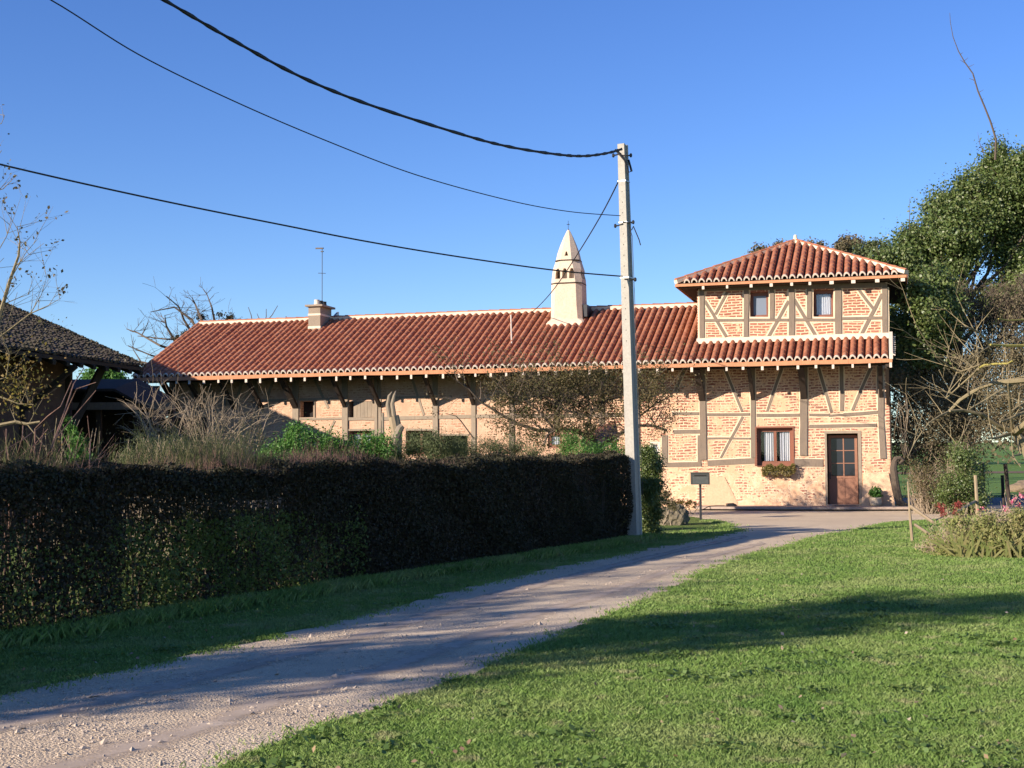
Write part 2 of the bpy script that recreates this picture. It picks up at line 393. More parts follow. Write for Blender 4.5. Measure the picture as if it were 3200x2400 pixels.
P_ = [ # posts (x,top)->(x,bottom), width px
 ((2194, ptop), (2199, 1437), 20, .05), ((2352, ptop), (2354, 1430), 14, .04), ((2512, ptop), (2511, 1424), 23, .05), ((2630, ptop), (2631, 1284), 12, .03),
 ((2750, ptop+4), (2753, 1300), 18, .05), ((2753, 1300), (2760, 1433), 17, .048), ((2077, 1360), (2077, 1452), 19, .03), ((2186, 1360), (2186, 1449), 11, .028),
 ((925, 1165), (924, 1395), 23, .05), ((983, 1254), (983, 1305), 6, .03), ((1079, 1160), (1079, 1420), 21, .06), ((1176, 1160), (1176, 1420), 11, .05), ((1187, 1157), (1187, 1420), 10, .03),
 ((1361, 1150), (1361, 1420), 19, .06), ((1480, 1150), (1480, 1420), 16, .05), ((1600, 1150), (1600, 1440), 17, .05), ((1740, 1150), (1740, 1350), 16, .05), ((1880, 1145), (1880, 1440), 18, .05),
 ((1990, 1145), (1990, 1450), 17, .05), ((800, 1165), (800, 1400), 20, .05), ((700, 1165), (700, 1400), 20, .05), ((610, 1170), (610, 1400), 20, .05), ((546, 1175), (546, 1420), 18, .05)]
for a, b, w, pr in P_: timber('post', a, b, w, pr, 'timber' if a[0] > 1500 else 'timber_pale', margin_w=.035 if a[0] > 2060 else 0)
B_ = [((2099, 1292), (2184, 1292), 9), ((2209, 1295), (2343, 1295), 8.5), ((2104, 1349), (2188, 1349), 12), ((2208, 1369.5), (2345, 1370), 6), ((2364, 1298), (2499, 1297), 10),
 ((2529, 1296), (2592, 1297), 8), ((2590, 1299), (2640, 1296), 7), ((2636, 1296), (2743, 1288), 10), ((2529, 1332), (2739, 1329), 10.5), ((2211, 1447), (2364, 1439), 18), ((2080, 1453), (2192, 1450), 15), ((2480, 1446), (2572, 1446), 24),
 ((936, 1309), (1069, 1307), 8), ((1090, 1309), (1170, 1309), 10), ((1192, 1308), (1352, 1304), 13), ((1371, 1303), (1472, 1301), 12), ((1488, 1301), (1592, 1300), 12), ((1608, 1300), (1732, 1299), 12), ((1748, 1299), (1872, 1297), 12), ((1888, 1297), (1982, 1296), 12),
 ((1090, 1343), (1171, 1343), 7), ((1268, 1342), (1352, 1342), 7), ((1377, 1359), (1465, 1359), 6), ((820, 1252), (914, 1250), 9), ((936, 1249), (1069, 1247), 8), ((1197, 1244), (1352, 1240), 7)]
for a, b, w in B_: timber('beam', a, b, w, .026+random.uniform(0, .006), 'timber' if a[0] > 1500 else 'timber_pale', margin_w=.03 if a[0] > 2060 else 0)
R_ = [((2264, 1150), (2319, 1286), 9), ((2322, 1302), (2252, 1431), 9), ((2444, 1150), (2397, 1286), 9.5), ((2558, 1148), (2598, 1289), 10), ((2722, 1148), (2663, 1283), 10), ((2138, 1158), (2110, 1224), 10),
 ((1046, 1314), (1011, 1385), 8), ((981, 1180), (1026, 1276), 10), ((1284, 1170), (1306, 1240), 10), ((1306, 1240), (1325, 1297), 9), ((860, 1170), (836, 1245), 10), ((760, 1175), (732, 1290), 12), ((650, 1175), (672, 1290), 12)]
for a, b, w in R_: timber('brace', a, b, w, .02, 'timber' if a[0] > 1500 else 'timber_pale', margin_w=.03 if a[0] > 2060 else 0, taper=.85)
# upper storey frame
for a, b, w in [((2193, 903), (2194, 1058), 15), ((2332, 900), (2332, 1052), 15), ((2412, 902), (2412, 997), 13), ((2474, 898), (2474, 1050), 18), ((2529, 902), (2529, 996), 15), ((2619, 900), (2620, 1046), 20), ((2765, 897), (2765, 1042), 16)]:
    timber('post', a, b, w, .045, margin_w=.05)
for a, b, w in [((2201, 1001), (2324, 1000), 8), ((2340, 1000), (2464, 1000), 9), ((2484, 999), (2609, 1000), 9), ((2631, 996), (2757, 993), 9)]: timber('beam', a, b, w, .03, margin_w=.05)
timber('beam', (2186, 903), (2773, 890), 15, .036)
for a, b, w in [((2203, 940), (2270, 1052), 10), ((2272, 914), (2236, 983), 9), ((2464, 940), (2402, 1052), 10), ((2482, 936), (2549, 1050), 10.5), ((2683, 905), (2730, 966), 9), ((2757, 918), (2692, 1045), 10.5)]:
    timber('brace', a, b, w, .02+random.uniform(0, .004), margin_w=.05)
margin.build('render_margin', M['cream'], house)
# side of the corner: dark timbers of the gable end
for k, (a, b) in enumerate([(.02, .2), (1.9, 2.1), (3.9, 4.1), (5.8, 5.98)]):
    mb = MB(); mb.box((TX1, a, 1.35), (TX1+.04, b, 7.0)); mb.build('post', M['timber_dark'], house)
# whitewashed fillet where the pent roof meets the upper wall
mb = MB()
za = fp(2178, 1058).z; zb = fp(2178, 1073.6).z; xa = fp(2178, 1066).x; zc = fp(2776, 1040).z; zd = fp(2776, 1056).z
n = 14
for i in range(n):
    x0 = xa+(.14-xa)*i/n; x1 = xa+(.14-xa)*(i+1)/n; t = i/n; t1 = (i+1)/n
    def sec(t): 
        top = za+(zc-za)*t; bot = zb+(zd-zb)*t-.03; j = math.sin(t*23)*.006
        return [(-.05+j, top), (-.24+j, bot), (.02, bot-.05), (.02, top)]
    a = sec(t); b = sec(t1)
    mb._add([(x0, *p) for p in a]+[(x1, *p) for p in b], [(0, 1, 5, 4), (1, 2, 6, 5), (3, 0, 4, 7)]+([(0, 3, 2, 1)] if i == 0 else [])+([(4, 5, 6, 7)] if i == n-1 else []))
mb.build('mortar_fillet', M['white_band'], house, smooth=False)
# rendered buttress at the corner
mb = MB()
pz = [fp(2700, 1478), fp(2777, 1478), fp(2797, 1578), fp(2800, 1600), fp(2690, 1600)]
pl = [(p.x, p.z) for p in pz]; mb.prism(pl, 1, -.10, .5); mb.build('buttress', M['plaster_pink'], house, rough=.02)
mb = MB(); a = fp(2215, 1490); b = fp(2300, 1592); mb.prism([(a.x, a.z), (a.x+.5, a.z), (b.x+.05, b.z+.2), (b.x, b.z-.1), (a.x-.25, b.z-.1)], 1, -.012, .02); mb.build('cement_patch', M['patch'], house, rough=.04)['label'] = 'smooth ochre cement patch low on the brick wall'

# ---- joinery
def window(R, kind, parent=house, frame=.06, rec=.14, sashes=2, mullion=True, gl='pane', curtain=True, bars=0, name='window', mat_f='brown_paint'):
    x0, x1, z0, z1 = R; mb = MB(); f = frame
    for a, b in (((x0, z0), (x0+f, z1)), ((x1-f, z0), (x1, z1)), ((x0+f, z1-f), (x1-f, z1)), ((x0+f, z0), (x1-f, z0+f*1.4))):
        mb.box((a[0], rec-.05, a[1]), (b[0], rec+.05, b[1]))
    w = mb.build(name, M[mat_f], parent)
    n = sashes; W = (x1-x0-2*f)/n
    for i in range(n):
        a = x0+f+W*i; b = a+W; s = .045
        mb = MB()
        for p, q in (((a, z0+f*1.4), (a+s, z1-f)), ((b-s, z0+f*1.4), (b, z1-f)), ((a+s, z1-f-s), (b-s, z1-f)), ((a+s, z0+f*1.4), (b-s, z0+f*1.4+s))):
            mb.box((p[0]+.002, rec-.03, p[1]+.001), (q[0]-.002, rec+.02, q[1]-.001))
        mb.build('sash', M[mat_f], w)
        mb = MB(); mb.box((a+s, rec-.006, z0+f*1.4+s), (b-s, rec+.002, z1-f-s)); mb.build('pane', M[gl], w)
        if curtain:
            c = MB(); nx = 36; X = np.linspace(a+s, b-s, nx); zt, zb_ = z1-f-s-.01, z0+f*1.4+s+.01
            zs = np.linspace(zb_, zt, 5)
            for k in range(nx-1):
                if curtain == 2 and (k < 8 or k % 9 == 3): continue  # strips left out, the left gap stands in for the frame's shadow
                y0 = rec+.07+.018*math.sin(X[k]*95); y1 = rec+.07+.018*math.sin(X[k+1]*95)
                c.quad((X[k], y0, zb_), (X[k+1], y1, zb_), (X[k+1], y1, zt), (X[k], y0, zt))
            o = c.build('curtain', M['lace'], w)
    return w
w = window(WIN, 0, frame=.07, rec=.2, curtain=2)
mb = MB(); mb.box((WIN[0]-.01, -.05, WIN[2]-.02), (WIN[1]+.01, .105, WIN[2]+.0)); mb.build('sill', M['brown_paint'], w)
mb = MB(); mb.box((WIN[0]-.07, -.035, WIN[2]), (WIN[0]-.001, .1, WIN[3]+.05)); mb.box((WIN[0], -.035, WIN[3]+.001), (WIN[1]+.04, .1, WIN[3]+.052)); mb.box((WIN[1]+.001, -.033, WIN[2]), (WIN[1]+.04, .1, WIN[3])); mb.build('architrave', M['brown_paint'], w)
w = window(UW1, 0, frame=.07, rec=.22, sashes=1, gl='glass_grey', curtain=False); w['label'] = 'upper window with blank grey pane'
w = window(UW2, 0, frame=.07, rec=.22, sashes=1, curtain=1); w['label'] = 'upper window with white lace curtain'
window(W1, 0, frame=.05, rec=.2); window(W2, 0, frame=.05, rec=.25, curtain=False); window(W3, 0, frame=.05, rec=.1, sashes=1); w = window(W4, 0, frame=.05, rec=.06, sashes=1, mat_f='limewhite')
mb = MB(); x0, x1, z0, z1 = HATCH; mb.box((x0, .3, z0), (x1, .33, z1)); mb.build('hatch', M['void'], house)
x0, x1, z0, z1 = SHUT; mb = MB()
xm = fp(1104, 1280).x
for k in range(6): mb.box((xm+(x1-xm)*k/6+.004, .02, z0+.01), (xm+(x1-xm)*(k+1)/6-.004, .06, z1)) 
mb.build('shutter', M['timber_pale'], house)
# door
x0, x1, z0, z1 = DOOR; REC = .32
door = MB(); s = .085; gl = []
xs = [x0+.03, x1-.03]; zt = z1-.05; zb_ = z0; zm = z0+(z1-z0)*.40
xmid = (xs[0]+xs[1])/2+.02
door.box((xs[0], REC, zb_), (xs[0]+s, REC+.05, zt)); door.box((xs[1]-s, REC, zb_), (xs[1], REC+.05, zt))
door.box((xs[0]+s, REC+.001, zb_), (xs[1]-s, REC+.05, zb_+.22)); door.box((xs[0]+s, REC+.001, zm-.07), (xs[1]-s, REC+.05, zm)); door.box((xs[0]+s, REC+.001, zt-s), (xs[1]-s, REC+.05, zt))
door.box((xs[0]+s, REC+.02, zb_+.22), (xmid-.02, REC+.045, zm-.07)); door.box((xmid+.02, REC+.02, zb_+.22), (xs[1]-s, REC+.045, zm-.07)); door.box((xmid-.02, REC+.003, zb_+.22), (xmid+.02, REC+.048, zm-.07))
dr = door.build('door', M['door_paint'], house)
g = MB(); zs = np.linspace(zm, zt-s, 4)
g.box((xmid-.018, REC+.004, zm), (xmid+.018, REC+.044, zt-s))
for z in zs[1:3]: g.box((xs[0]+s, REC+.006, z-.013), (xmid-.018, REC+.042, z+.013)); g.box((xmid+.018, REC+.006, z-.013), (xs[1]-s, REC+.042, z+.013))
g.build('glazing_bar', M['door_paint'], dr)
for i in range(3):
    for a, b in ((xs[0]+s, xmid-.018), (xmid+.018, xs[1]-s)):
        g = MB(); g.box((a, REC+.02, zs[i]+.013), (b, REC+.026, zs[i+1]-.013)); g.build('pane', M['glass'], dr)
g = MB(); g.box((xs[0]+.02, REC-.012, zm-.1), (xs[0]+.06, REC, zm+.12)); g.tube([(xs[0]+.04, REC-.01, zm+.03), (xs[0]+.04, REC-.05, zm+.03), (xs[0]+.14, REC-.055, zm+.025)], .009); g.build('handle', M['metal_dark'], dr)
df = MB(); df.box((x0-.07, -.02, z0), (x0, REC+.06, z1)); df.box((x1, -.02, z0), (x1+.1, REC+.06, z1)); df.box((x0-.07, -.022, z1+.001), (x1+.1, REC+.06, z1+.08)); df.build('door_frame', M['timber_pale'], house)
st = MB(); st.box((x0-.05, -.1, z0-.12), (x1+.05, REC+.06, z0-.002)); st.build('doorstep', M['terrace'], house)
# ---- window trough with plants
tr = empty('flower_trough', wor(V(((fp(2385, 1480).x+fp(2485, 1480).x)/2, -.14, fp(2435, 1485).z))), -HEAD, 'small trough of yellowing trailing plants on the brick wall under the ground floor window', 'planter')
mb = MB(); mb.prism([(-.10, .02), (.11, .02), (.12, .13), (-.12, .13)], 0, -.40, .40); mb.build('trough', M['stone'], tr)
P = RNG.uniform([-.52, -.2, .0], [.52, .1, .32], (1900, 3)); P[:, 2] += .05*np.sin(P[:, 0]*17)
M['flow'] = leaf_mat('trough_leaves', [(.10, .13, .03), (.28, .24, .06), (.16, .15, .04), (.30, .20, .08)])
np_mesh('plants', leaf_quads(P, .06), 4, M['flow'], tr)

# ---- tiles
def tile_rows(mb, mu, O, lat, up, nrm, xs, Lf, expo=.36, r=.093, rims=True, jit=.008):
    """rows of overlapping half-round tiles. O origin at eave, xs lateral positions, Lf(x)->(start,length)"""
    O = V(O); lat = V(lat); up = V(up); nrm = V(nrm); K = 7
    for x in xs:
        s0, L = Lf(x)
        if L < .12: continue
        t = 0; first = True; dz = random.uniform(-jit, jit); yaw = random.uniform(-.006, .006)
        while t < L-.03:
            te = min(t+expo+.05, L); a = s0+t; b = s0+te; fl = random.uniform(0, .005)
            r0 = r*random.uniform(.97, 1.04); r1 = r0*.92; vs = []
            for (tt, rr, h) in ((a, r0, .010+dz+fl), (b, r1, dz)):
                for k in range(K):
                    an = PI*k/(K-1); vs.append(O+lat*(x+rr*math.cos(an)+yaw*(tt-s0))+up*tt+nrm*(h+rr*math.sin(an)*1.32))
            mb._add(vs, [(k, k+1, K+k+1, K+k) for k in range(K-1)], 0)
            # rim (thickness at lower end)
            vi = []
            th = .030 if first and rims else .014
            for k in range(K):
                an = PI*k/(K-1); rr = r0-th; vi.append(O+lat*(x+rr*math.cos(an)+yaw*(a-s0))+up*a+nrm*(.010+dz+fl+rr*math.sin(an)*1.32))
            o0 = vs[:K]
            mi = 1 if first and rims else 0
            mb._add(o0+vi, [(k, K+k, K+k+1, k+1) for k in range(K-1)], mi)
            if first:    # lime collar and inside of the first tile
                if rims:
                    vo = [O+lat*(x+(r0+.007)*math.cos(PI*k/(K-1)))+up*(a-.012)+nrm*(.010+dz+fl+(r0+.007)*math.sin(PI*k/(K-1))*1.32) for k in range(K)]
                    vb = [p+up*.045 for p in vo]; vi2 = [O+lat*(x+(r0-.03)*math.cos(PI*k/(K-1)))+up*(a-.012)+nrm*(.010+dz+fl+(r0-.03)*math.sin(PI*k/(K-1))*1.32) for k in range(K)]
                    mb._add(vo+vb, [(k, k+1, K+k+1, K+k) for k in range(K-1)], 1); mb._add(vo+vi2, [(k, K+k, K+k+1, k+1) for k in range(K-1)], 1)
                vb = [p+up*.5 for p in vi]; mb._add(vi+vb, [(k, K+k, K+k+1, k+1) for k in range(K-1)], 0)
            t += expo*random.uniform(.97, 1.03); first = False
cs = 1/math.sqrt(1+SLOPE**2); UP = V((0, cs, SLOPE*cs)); NR = V((0, -SLOPE*cs, cs)); EY = -1.6
GL = -25.5                                                # verge
roof = MB(); RIDGE = 3.22
xs = [GL+.1+i*.2352 for i in range(int((.1-GL)/.2352)+1)]
SL = (RIDGE-EY)/cs; SP = (-.06-EY)/cs
def main_len(x): return (0, SP if x > TX0-.02 else SL)
tile_rows(roof, None, (0, EY, Z0+.01), (1, 0, 0), UP, NR, xs, main_len)
ro = roof.build('roof_tiles', [M['tile'], M['limewhite']], house, smooth=True)
bed = MB()
def slab(mb, x0, x1, y0, y1, th=.05, side=1):
    z0, z1 = roofz(y0), roofz(y1)
    mb.prism([(y0, z0), (y1, z1), (y1, z1-th), (y0, z0-th)], 0, x0, x1)
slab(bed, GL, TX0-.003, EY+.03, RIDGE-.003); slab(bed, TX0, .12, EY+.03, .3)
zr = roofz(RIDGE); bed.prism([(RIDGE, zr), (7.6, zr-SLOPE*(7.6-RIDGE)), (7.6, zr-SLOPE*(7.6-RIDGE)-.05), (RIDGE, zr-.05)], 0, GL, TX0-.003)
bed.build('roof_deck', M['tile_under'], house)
# mortar bedding between tile ends, then fascia
mb = MB(); pl_ = [(xs[0]-.1, Z0-.03)]
for i in range(len(xs)-1): pl_ += [(xs[i]+.07, Z0+.005), (xs[i]+.1, Z0+random.uniform(.035, .065)), (xs[i]+.145, Z0+random.uniform(.035, .06)), (xs[i]+.17, Z0+.004)]
pl_ += [(xs[-1]+.1, Z0+.0), (xs[-1]+.1, Z0-.03)]
mb.prism(pl_, 1, EY-.005, EY+.1)
mb.build("eave_mortar", M["fascia"], house)
mb = MB(); k = 24
for i in range(k):
    a = GL+(.22-GL)*i/k; b = GL+(.22-GL)*(i+1)/k; ja, jb = [math.sin(t*.6)*.012+.008*math.sin(t*2.1) for t in (a, b)]
    if i: ja = lastj
    mb._add([(a, EY-.03, Z0-.115+ja), (b, EY-.03, Z0-.115+jb), (b, EY-.03, Z0-.01+jb), (a, EY-.03, Z0-.01+ja), (a, EY+.0, Z0-.115+ja), (b, EY, Z0-.115+jb), (b, EY, Z0-.01+jb), (a, EY, Z0-.01+ja)],
            [(0, 1, 2, 3), (3, 2, 6, 7), (0, 4, 5, 1)]+([(0, 3, 7, 4)] if i == 0 else [])+([(1, 5, 6, 2)] if i == k-1 else [])); lastj = jb
mb.build('fascia', M['fascia'], house)
# rafters with white painted ends
rx_ = []; x = GL+.55
while x < .0: rx_.append(x+random.uniform(-.04, .04)); x += .545
rx_.append(.17)
for x in rx_:
    mb = MB(); w = random.uniform(.05, .075)
    e = EY+random.uniform(-.0, .03); h = random.uniform(.12, .17)
    mb.beam((x, e+.02, roofz(e+.02)-.055-h/2), (x, .33, roofz(.33)-.055-h/2), w, h, (0, 0, 1), 0)
    mb.box((x-w/2-.004, e-.022, roofz(e)-.115-h), (x+w/2+.004, e+.03, roofz(e)-.10), 1)
    mb.build('rafter', [M['timber_dark'], M['limewhite']], house)
mb = MB(); mb.box((GL+.2, -1.24, 4.44), (.1, -1.08, 4.58)); mb.build('purlin', M['timber_dark'], house)
for px in (560, 640, 735, 820, 925, 1079, 1187, 1361, 1480, 1600, 1740, 1880, 1990, 2194, 2352, 2511, 2752):
    u_ = fp(px, 1200).x; mb = MB(); w = .11 if px not in (2194, 2511, 925, 560) else .19
    mb.beam((u_, -.03, 3.55), (u_, -1.2, 4.47), w, .13, (0, 0, 1)); mb.build('bracket', M['timber_dark'], house)
mb = MB(); a = V((.13, -1.5, 4.4)); mb.box((.02, -1.6, 4.36), (.16, .3, 4.44)); mb.beam((.06, -1.45, 4.36), (.06, -.05, 3.3), .10, .1); mb.build('bracket', M['timber_dark'], house)
# ridge: cream mortar with capping tiles
def capped(name_p, p, q, w=.13, h=.12, tile_r=.11):
    mb = MB(); p = V(p); q = V(q); L = (q-p).length; n = max(2, int(L/.4)); 
    for i in range(n):
        a = p.lerp(q, i/n); b = p.lerp(q, (i+1)/n+.0); j = V((0, 0, random.uniform(-.006, .006)))
        mb.beam(a+j, b+j, w*2*random.uniform(.95, 1.05), h*random.uniform(.9, 1.1), (0, 0, 1), 1)
        mb.tube([a+V((0, 0, h*.42)), b+V((0, 0, h*.42-.01))+(q-p).normalized()*.04], [tile_r*.78, tile_r*.66], 10, 0)
    return mb.build(name_p, [M['tile'], M['white_band']], house, smooth=False)
capped('ridge', (GL, RIDGE, zr+.07), (TX0, RIDGE, zr+.07))
# verge on the left gable: cream edge
capped('verge', (GL-.02, EY+.1, Z0+.07), (GL-.02, RIDGE, zr+.07), .07, .10, .09)
mb = MB(); mb.box((GL-.04, EY, Z0-.3), (GL+.06, EY+.1, Z0)); 
mb.prism([(EY+.03, Z0-.02), (RIDGE, zr-.02), (RIDGE, zr-.22), (EY+.03, Z0-.22)], 0, GL-.03, GL+.03); mb.build('barge_board', M['timber_dark'], house)
# right hand verge of the pent roof: whitewashed stack of tile edges
mb = MB(); mb.prism([(EY, Z0-.02), (0, roofz(0)-.03), (0, roofz(0)+.2), (EY, Z0+.17)], 0, .13, .24, 0)
for i in range(10):
    y = EY+.05+i*.155; z = roofz(y)+.02
    mb.beam((.15, y, z+.12), (.31, y+.02, z+.05), .12, .035, (0, 0, 1), 0)
mb.build('verge', M['limewhite'], house, rough=.015)
# stain line on the roof left of the pointed chimney: white pipe
a = rp(1598, 995); b = rp(1600, 1083)
mb = MB(); mb.tube([a+NR*.12, b+NR*.12], .025, 6); mb.build('flashing_strip', M['limewhite'], house)
# ---- hipped roof of the upper storey
cx, cy, HW = -2.88, 3.0, 3.58; TZ = 7.27
hip = MB(); hdeck = MB(); hm = MB()
for q in range(4):
    R = Matrix.Rotation(q*PI/2, 3, 'Z'); c = V((cx, cy, 0))
    lat = R @ V((1, 0, 0)); up = R @ UP; nr = R @ NR; O = c+R @ V((0, -HW, TZ+.01))
    xs2 = [-HW+.12+i*.2385 for i in range(30)]
    tile_rows(hip, None, O, lat, up, nr, xs2, lambda x: (0, (HW-abs(x))/cs-.02))
    a = c+R @ V((-HW, -HW+.02, TZ)); b = c+R @ V((HW, -HW+.02, TZ)); t = V((cx, cy, TZ+SLOPE*HW)); d = V((0, 0, -.05))
    hdeck._add([a, b, t, a+d, b+d, t+d], [(0, 1, 2), (5, 4, 3), (0, 3, 4, 1)])
    fa = R @ V((-HW, -HW-.015, 0)); fb = R @ V((HW, -HW-.015, 0))
    hm.beam(c+fa+V((0, 0, TZ-.055)), c+fb+V((0, 0, TZ-.055)), .03, .085)
hip.build('roof_tiles', [M['tile'], M['limewhite']], house, smooth=True)
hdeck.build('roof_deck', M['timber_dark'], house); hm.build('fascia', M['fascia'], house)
for sx, sy in ((-1, -1), (1, -1), (1, 1), (-1, 1)):
    capped('hip', (cx+sx*HW, cy+sy*HW, TZ+.07), (cx, cy, TZ+SLOPE*HW+.04), .085, .10, .10)
mb = MB(); mb.lathe([(.13, -.15), (.10, .0), (.06, .06), (.055, .15), (.03, .17)], 8, (cx, cy, TZ+SLOPE*HW+.10)); mb.build('finial', M['white_band'], house)
for px in (2197, 2272, 2347, 2410, 2474, 2531, 2599, 2667, 2742, 2822):
    u_ = fp(px, 905, -.6).x; mb = MB(); w = random.uniform(.06, .09) if px < 2590 else .12
    mb.beam((u_, -.52, TZ-.13), (u_, .3, TZ+.10), w, .1, (0, 0, 1), 0); mb.box((u_-w/2-.003, -.585, TZ-.21), (u_+w/2+.003, -.53, TZ-.10), 1)
    mb.build('rafter', [M['timber_dark'], M['limewhite']], house)
mb = MB(); mb.box((TX0-.5, -.5, TZ-.12), (TX1+.5, -.001, TZ-.1)); mb.box((TX1+.001, 0, TZ-.12), (TX1+.5, 6.3, TZ-.1)); mb.box((TX0-.5, 0, TZ-.12), (TX0-.001, 6.3, TZ-.1)); mb.build('soffit', M['timber_dark'], house)

# ---- small chimney
b0 = rp(982, 1037); cw = .47; cd = 1.05
hA = fp(982, 958, b0.y).z
ch = MB(); x0 = b0.x-cw/2; x1 = b0.x+cw/2; y0 = b0.y; y1 = b0.y+cd
ch.box((x0, y0, b0.z-.5), (x1, y1, hA)); sc = ch.build('chimney', M['chimney_grey'], house); sc['label'] = 'small square rendered chimney with three pots'
mb = MB(); mb.box((x0-.1, y0-.1, hA), (x1+.12, y1+.1, hA+.07)); mb.build('cap', M['chimney_grey'], sc)
mb = MB(); 
for z, h, e in ((hA-.33, .07, .012), (b0.z+.12, .09, .014)): mb.box((x0-e, y0-e, z), (x1+e, y1+e, z+h))
mb.build('white_band', M['white_band'], sc)
for i in range(3):
    mb = MB(); mb.lathe([(.10, 0), (.115, .02), (.095, .16), (.105, .2), (.08, .2), (.07, .02)], 12, (b0.x+.02, y0+.2+i*.32, hA+.07)); mb.build('chimney_pot', M['limewhite'] if i == 0 else M['metal_dark'], sc)
mb = MB(); mb.prism([(y0+.25, roofz(y0+.25)+.02), (y1+.5, roofz(y1+.5)-.02), (y1+.5, roofz(y1+.5)+.15), (y0+.25, roofz(y0+.25)+.1)], 0, x1+.012, x1+.10); mb.build('flashing', M['galv'], sc)
# ---- pointed chimney
b1 = rp(1768, 1018); yC = b1.y
def sq(w, d, c, z, x, y):        # chamfered square ring
    a, b = w/2, d/2; return [(x-a+c, y-b, z), (x+a-c, y-b, z), (x+a, y-b+c, z), (x+a, y+b-c, z), (x+a-c, y+b, z), (x-a+c, y+b, z), (x-a, y+b-c, z), (x-a, y-b+c, z)]
def zpx(y): return fp(1768, y, yC).z
def spire(levels, mb, closed=True):
    rings = [sq(w*1.09, w*1.09, c*1.09, z, xC, yC+.55) for w, c, z in levels]; vs = [p for r in rings for p in r]; k = len(rings)
    fs = [(i*8+j, i*8+(j+1) % 8, (i+1)*8+(j+1) % 8, (i+1)*8+j) for i in range(k-1) for j in range(8)]
    fs += [tuple(range(8))[::-1], tuple(range((k-1)*8, k*8))]; mb._add(vs, fs)
xC = b1.x+.0
LV = [(1.24, .05, b1.z-.6), (1.24, .05, zpx(1014)), (1.18, .06, zpx(1004)), (1.04, .13, zpx(996)), (1.02, .15, zpx(960)), (1.00, .17, zpx(884)), (.99, .19, zpx(868)), (.93, .21, zpx(838)), (.78, .21, zpx(811)),
      (.67, .19, zpx(785)), (.50, .145, zpx(760)), (.30, .088, zpx(735)), (.12, .035, zpx(716)), (.02, .005, zpx(708))]
mb = MB(); spire(LV, mb); pc = mb.build('chimney', M['chimney'], house); pc['label'] = 'tall white rendered chimney with pointed conical top and arched smoke holes'
# arched smoke holes cut through the hood
cut = MB()
def arch(x, z, w, h):
    return [(x-w/2, z), (x+w/2, z), (x+w/2*.95, z+h*.62), (x+w*.22, z+h*.95), (x, z+h), (x-w*.22, z+h*.95), (x-w/2*.95, z+h*.62)]
for dx in (-.28, -.03, .22): cut.prism(arch(xC+dx, zpx(870), .185, zpx(837)-zpx(870)), 1, yC-.4, yC+.98)
for dy in (.3, .55, .8): cut.prism([(yC+dy+p[0], p[1]) for p in arch(0, zpx(868), .17, .30)], 0, xC-.2, xC+.9)
cut.prism([(xC-.06, zpx(797)), (xC+.07, zpx(797)), (xC+.02, zpx(783)), (xC-.02, zpx(783))], 1, yC-.2, yC+.5)
co = cut.build('cutter', M['void'], house)
import bmesh
for o_ in (co, pc):
    bm = bmesh.new(); bm.from_mesh(o_.data); bmesh.ops.recalc_face_normals(bm, faces=bm.faces[:]); bm.to_mesh(o_.data); bm.free()
md = pc.modifiers.new('b', 'BOOLEAN'); md.operation = 'DIFFERENCE'; md.object = co; md.solver = 'EXACT'
bpy.context.view_layer.update()
try:
    me = bpy.data.meshes.new_from_object(pc.evaluated_get(bpy.context.evaluated_depsgraph_get())); pc.modifiers.clear(); pc.data = me
except Exception as e: print('bool', e)
bpy.data.objects.remove(co)
mb = MB(); mb.box((xC-.665, yC-.14, b1.z-.25), (xC+.60, yC+1.15, b1.z+.10)); mb.build('base_slab', M['white_band'], pc)
for yy, w in ((884, 1.11), (811, .87)):
    mb = MB(); r0 = sq(w, w, .19, zpx(yy)-.012, xC, yC+.52); r1 = sq(w, w, .19, zpx(yy)+.018, xC, yC+.52)
    mb._add(r0+r1, [(j, (j+1) % 8, 8+(j+1) % 8, 8+j) for j in range(8)]+[tuple(range(8))[::-1], tuple(range(8, 16))]); mb.build('drip_course', M['timber_dark'], pc)
mb = MB(); zt = zpx(708); mb.tube([(xC, yC+.52, zt-.05), (xC, yC+.52, zt+.3)], .008, 5); mb.tube([(xC-.06, yC+.52, zt+.16), (xC+.02, yC+.52, zt+.17), (xC+.06, yC+.52, zt+.14)], [.006, .016, .004], 5); mb.build('weather_vane', M['metal_dark'], pc)
mb = MB(); mb.box((xC+.56, yC+.2, zr-.3), (xC+.72, yC+.9, zr+.12)); mb.build('flashing', M['metal_dark'], pc)
# ---- aerial on the small chimney
ap = wor(V((b0.x+.16, b0.y+.35, hA+.07)))
an = empty('tv_aerial', ap, -HEAD, 'thin pole aerial with two short cross arms above the small square chimney', 'aerial')
H = fp(1010, 787, b0.y+.35).z-hA-.07
mb = MB(); mb.tube([(0, 0, 0), (.0, 0, H)], .014, 6); mb.build('mast', M['metal_dark'], an)
mb = MB(); mb.box((-.05, -.04, H), (.05, .04, H+.03)); mb.beam((0, 0, H+.03), (0, 0, H+.14), .02, .02); mb.build('amplifier', M['metal_dark'], an)
mb = MB(); mb.beam((-.3, .1, H+.16), (.13, -.2, H+.10), .035, .05); mb.build('boom', M['bark'], an)
mb = MB(); mb.beam((-.2, .1, H*.6+.03), (.2, -.15, H*.6-.03), .014, .02); mb.build('cross_arm', M['metal_dark'], an)

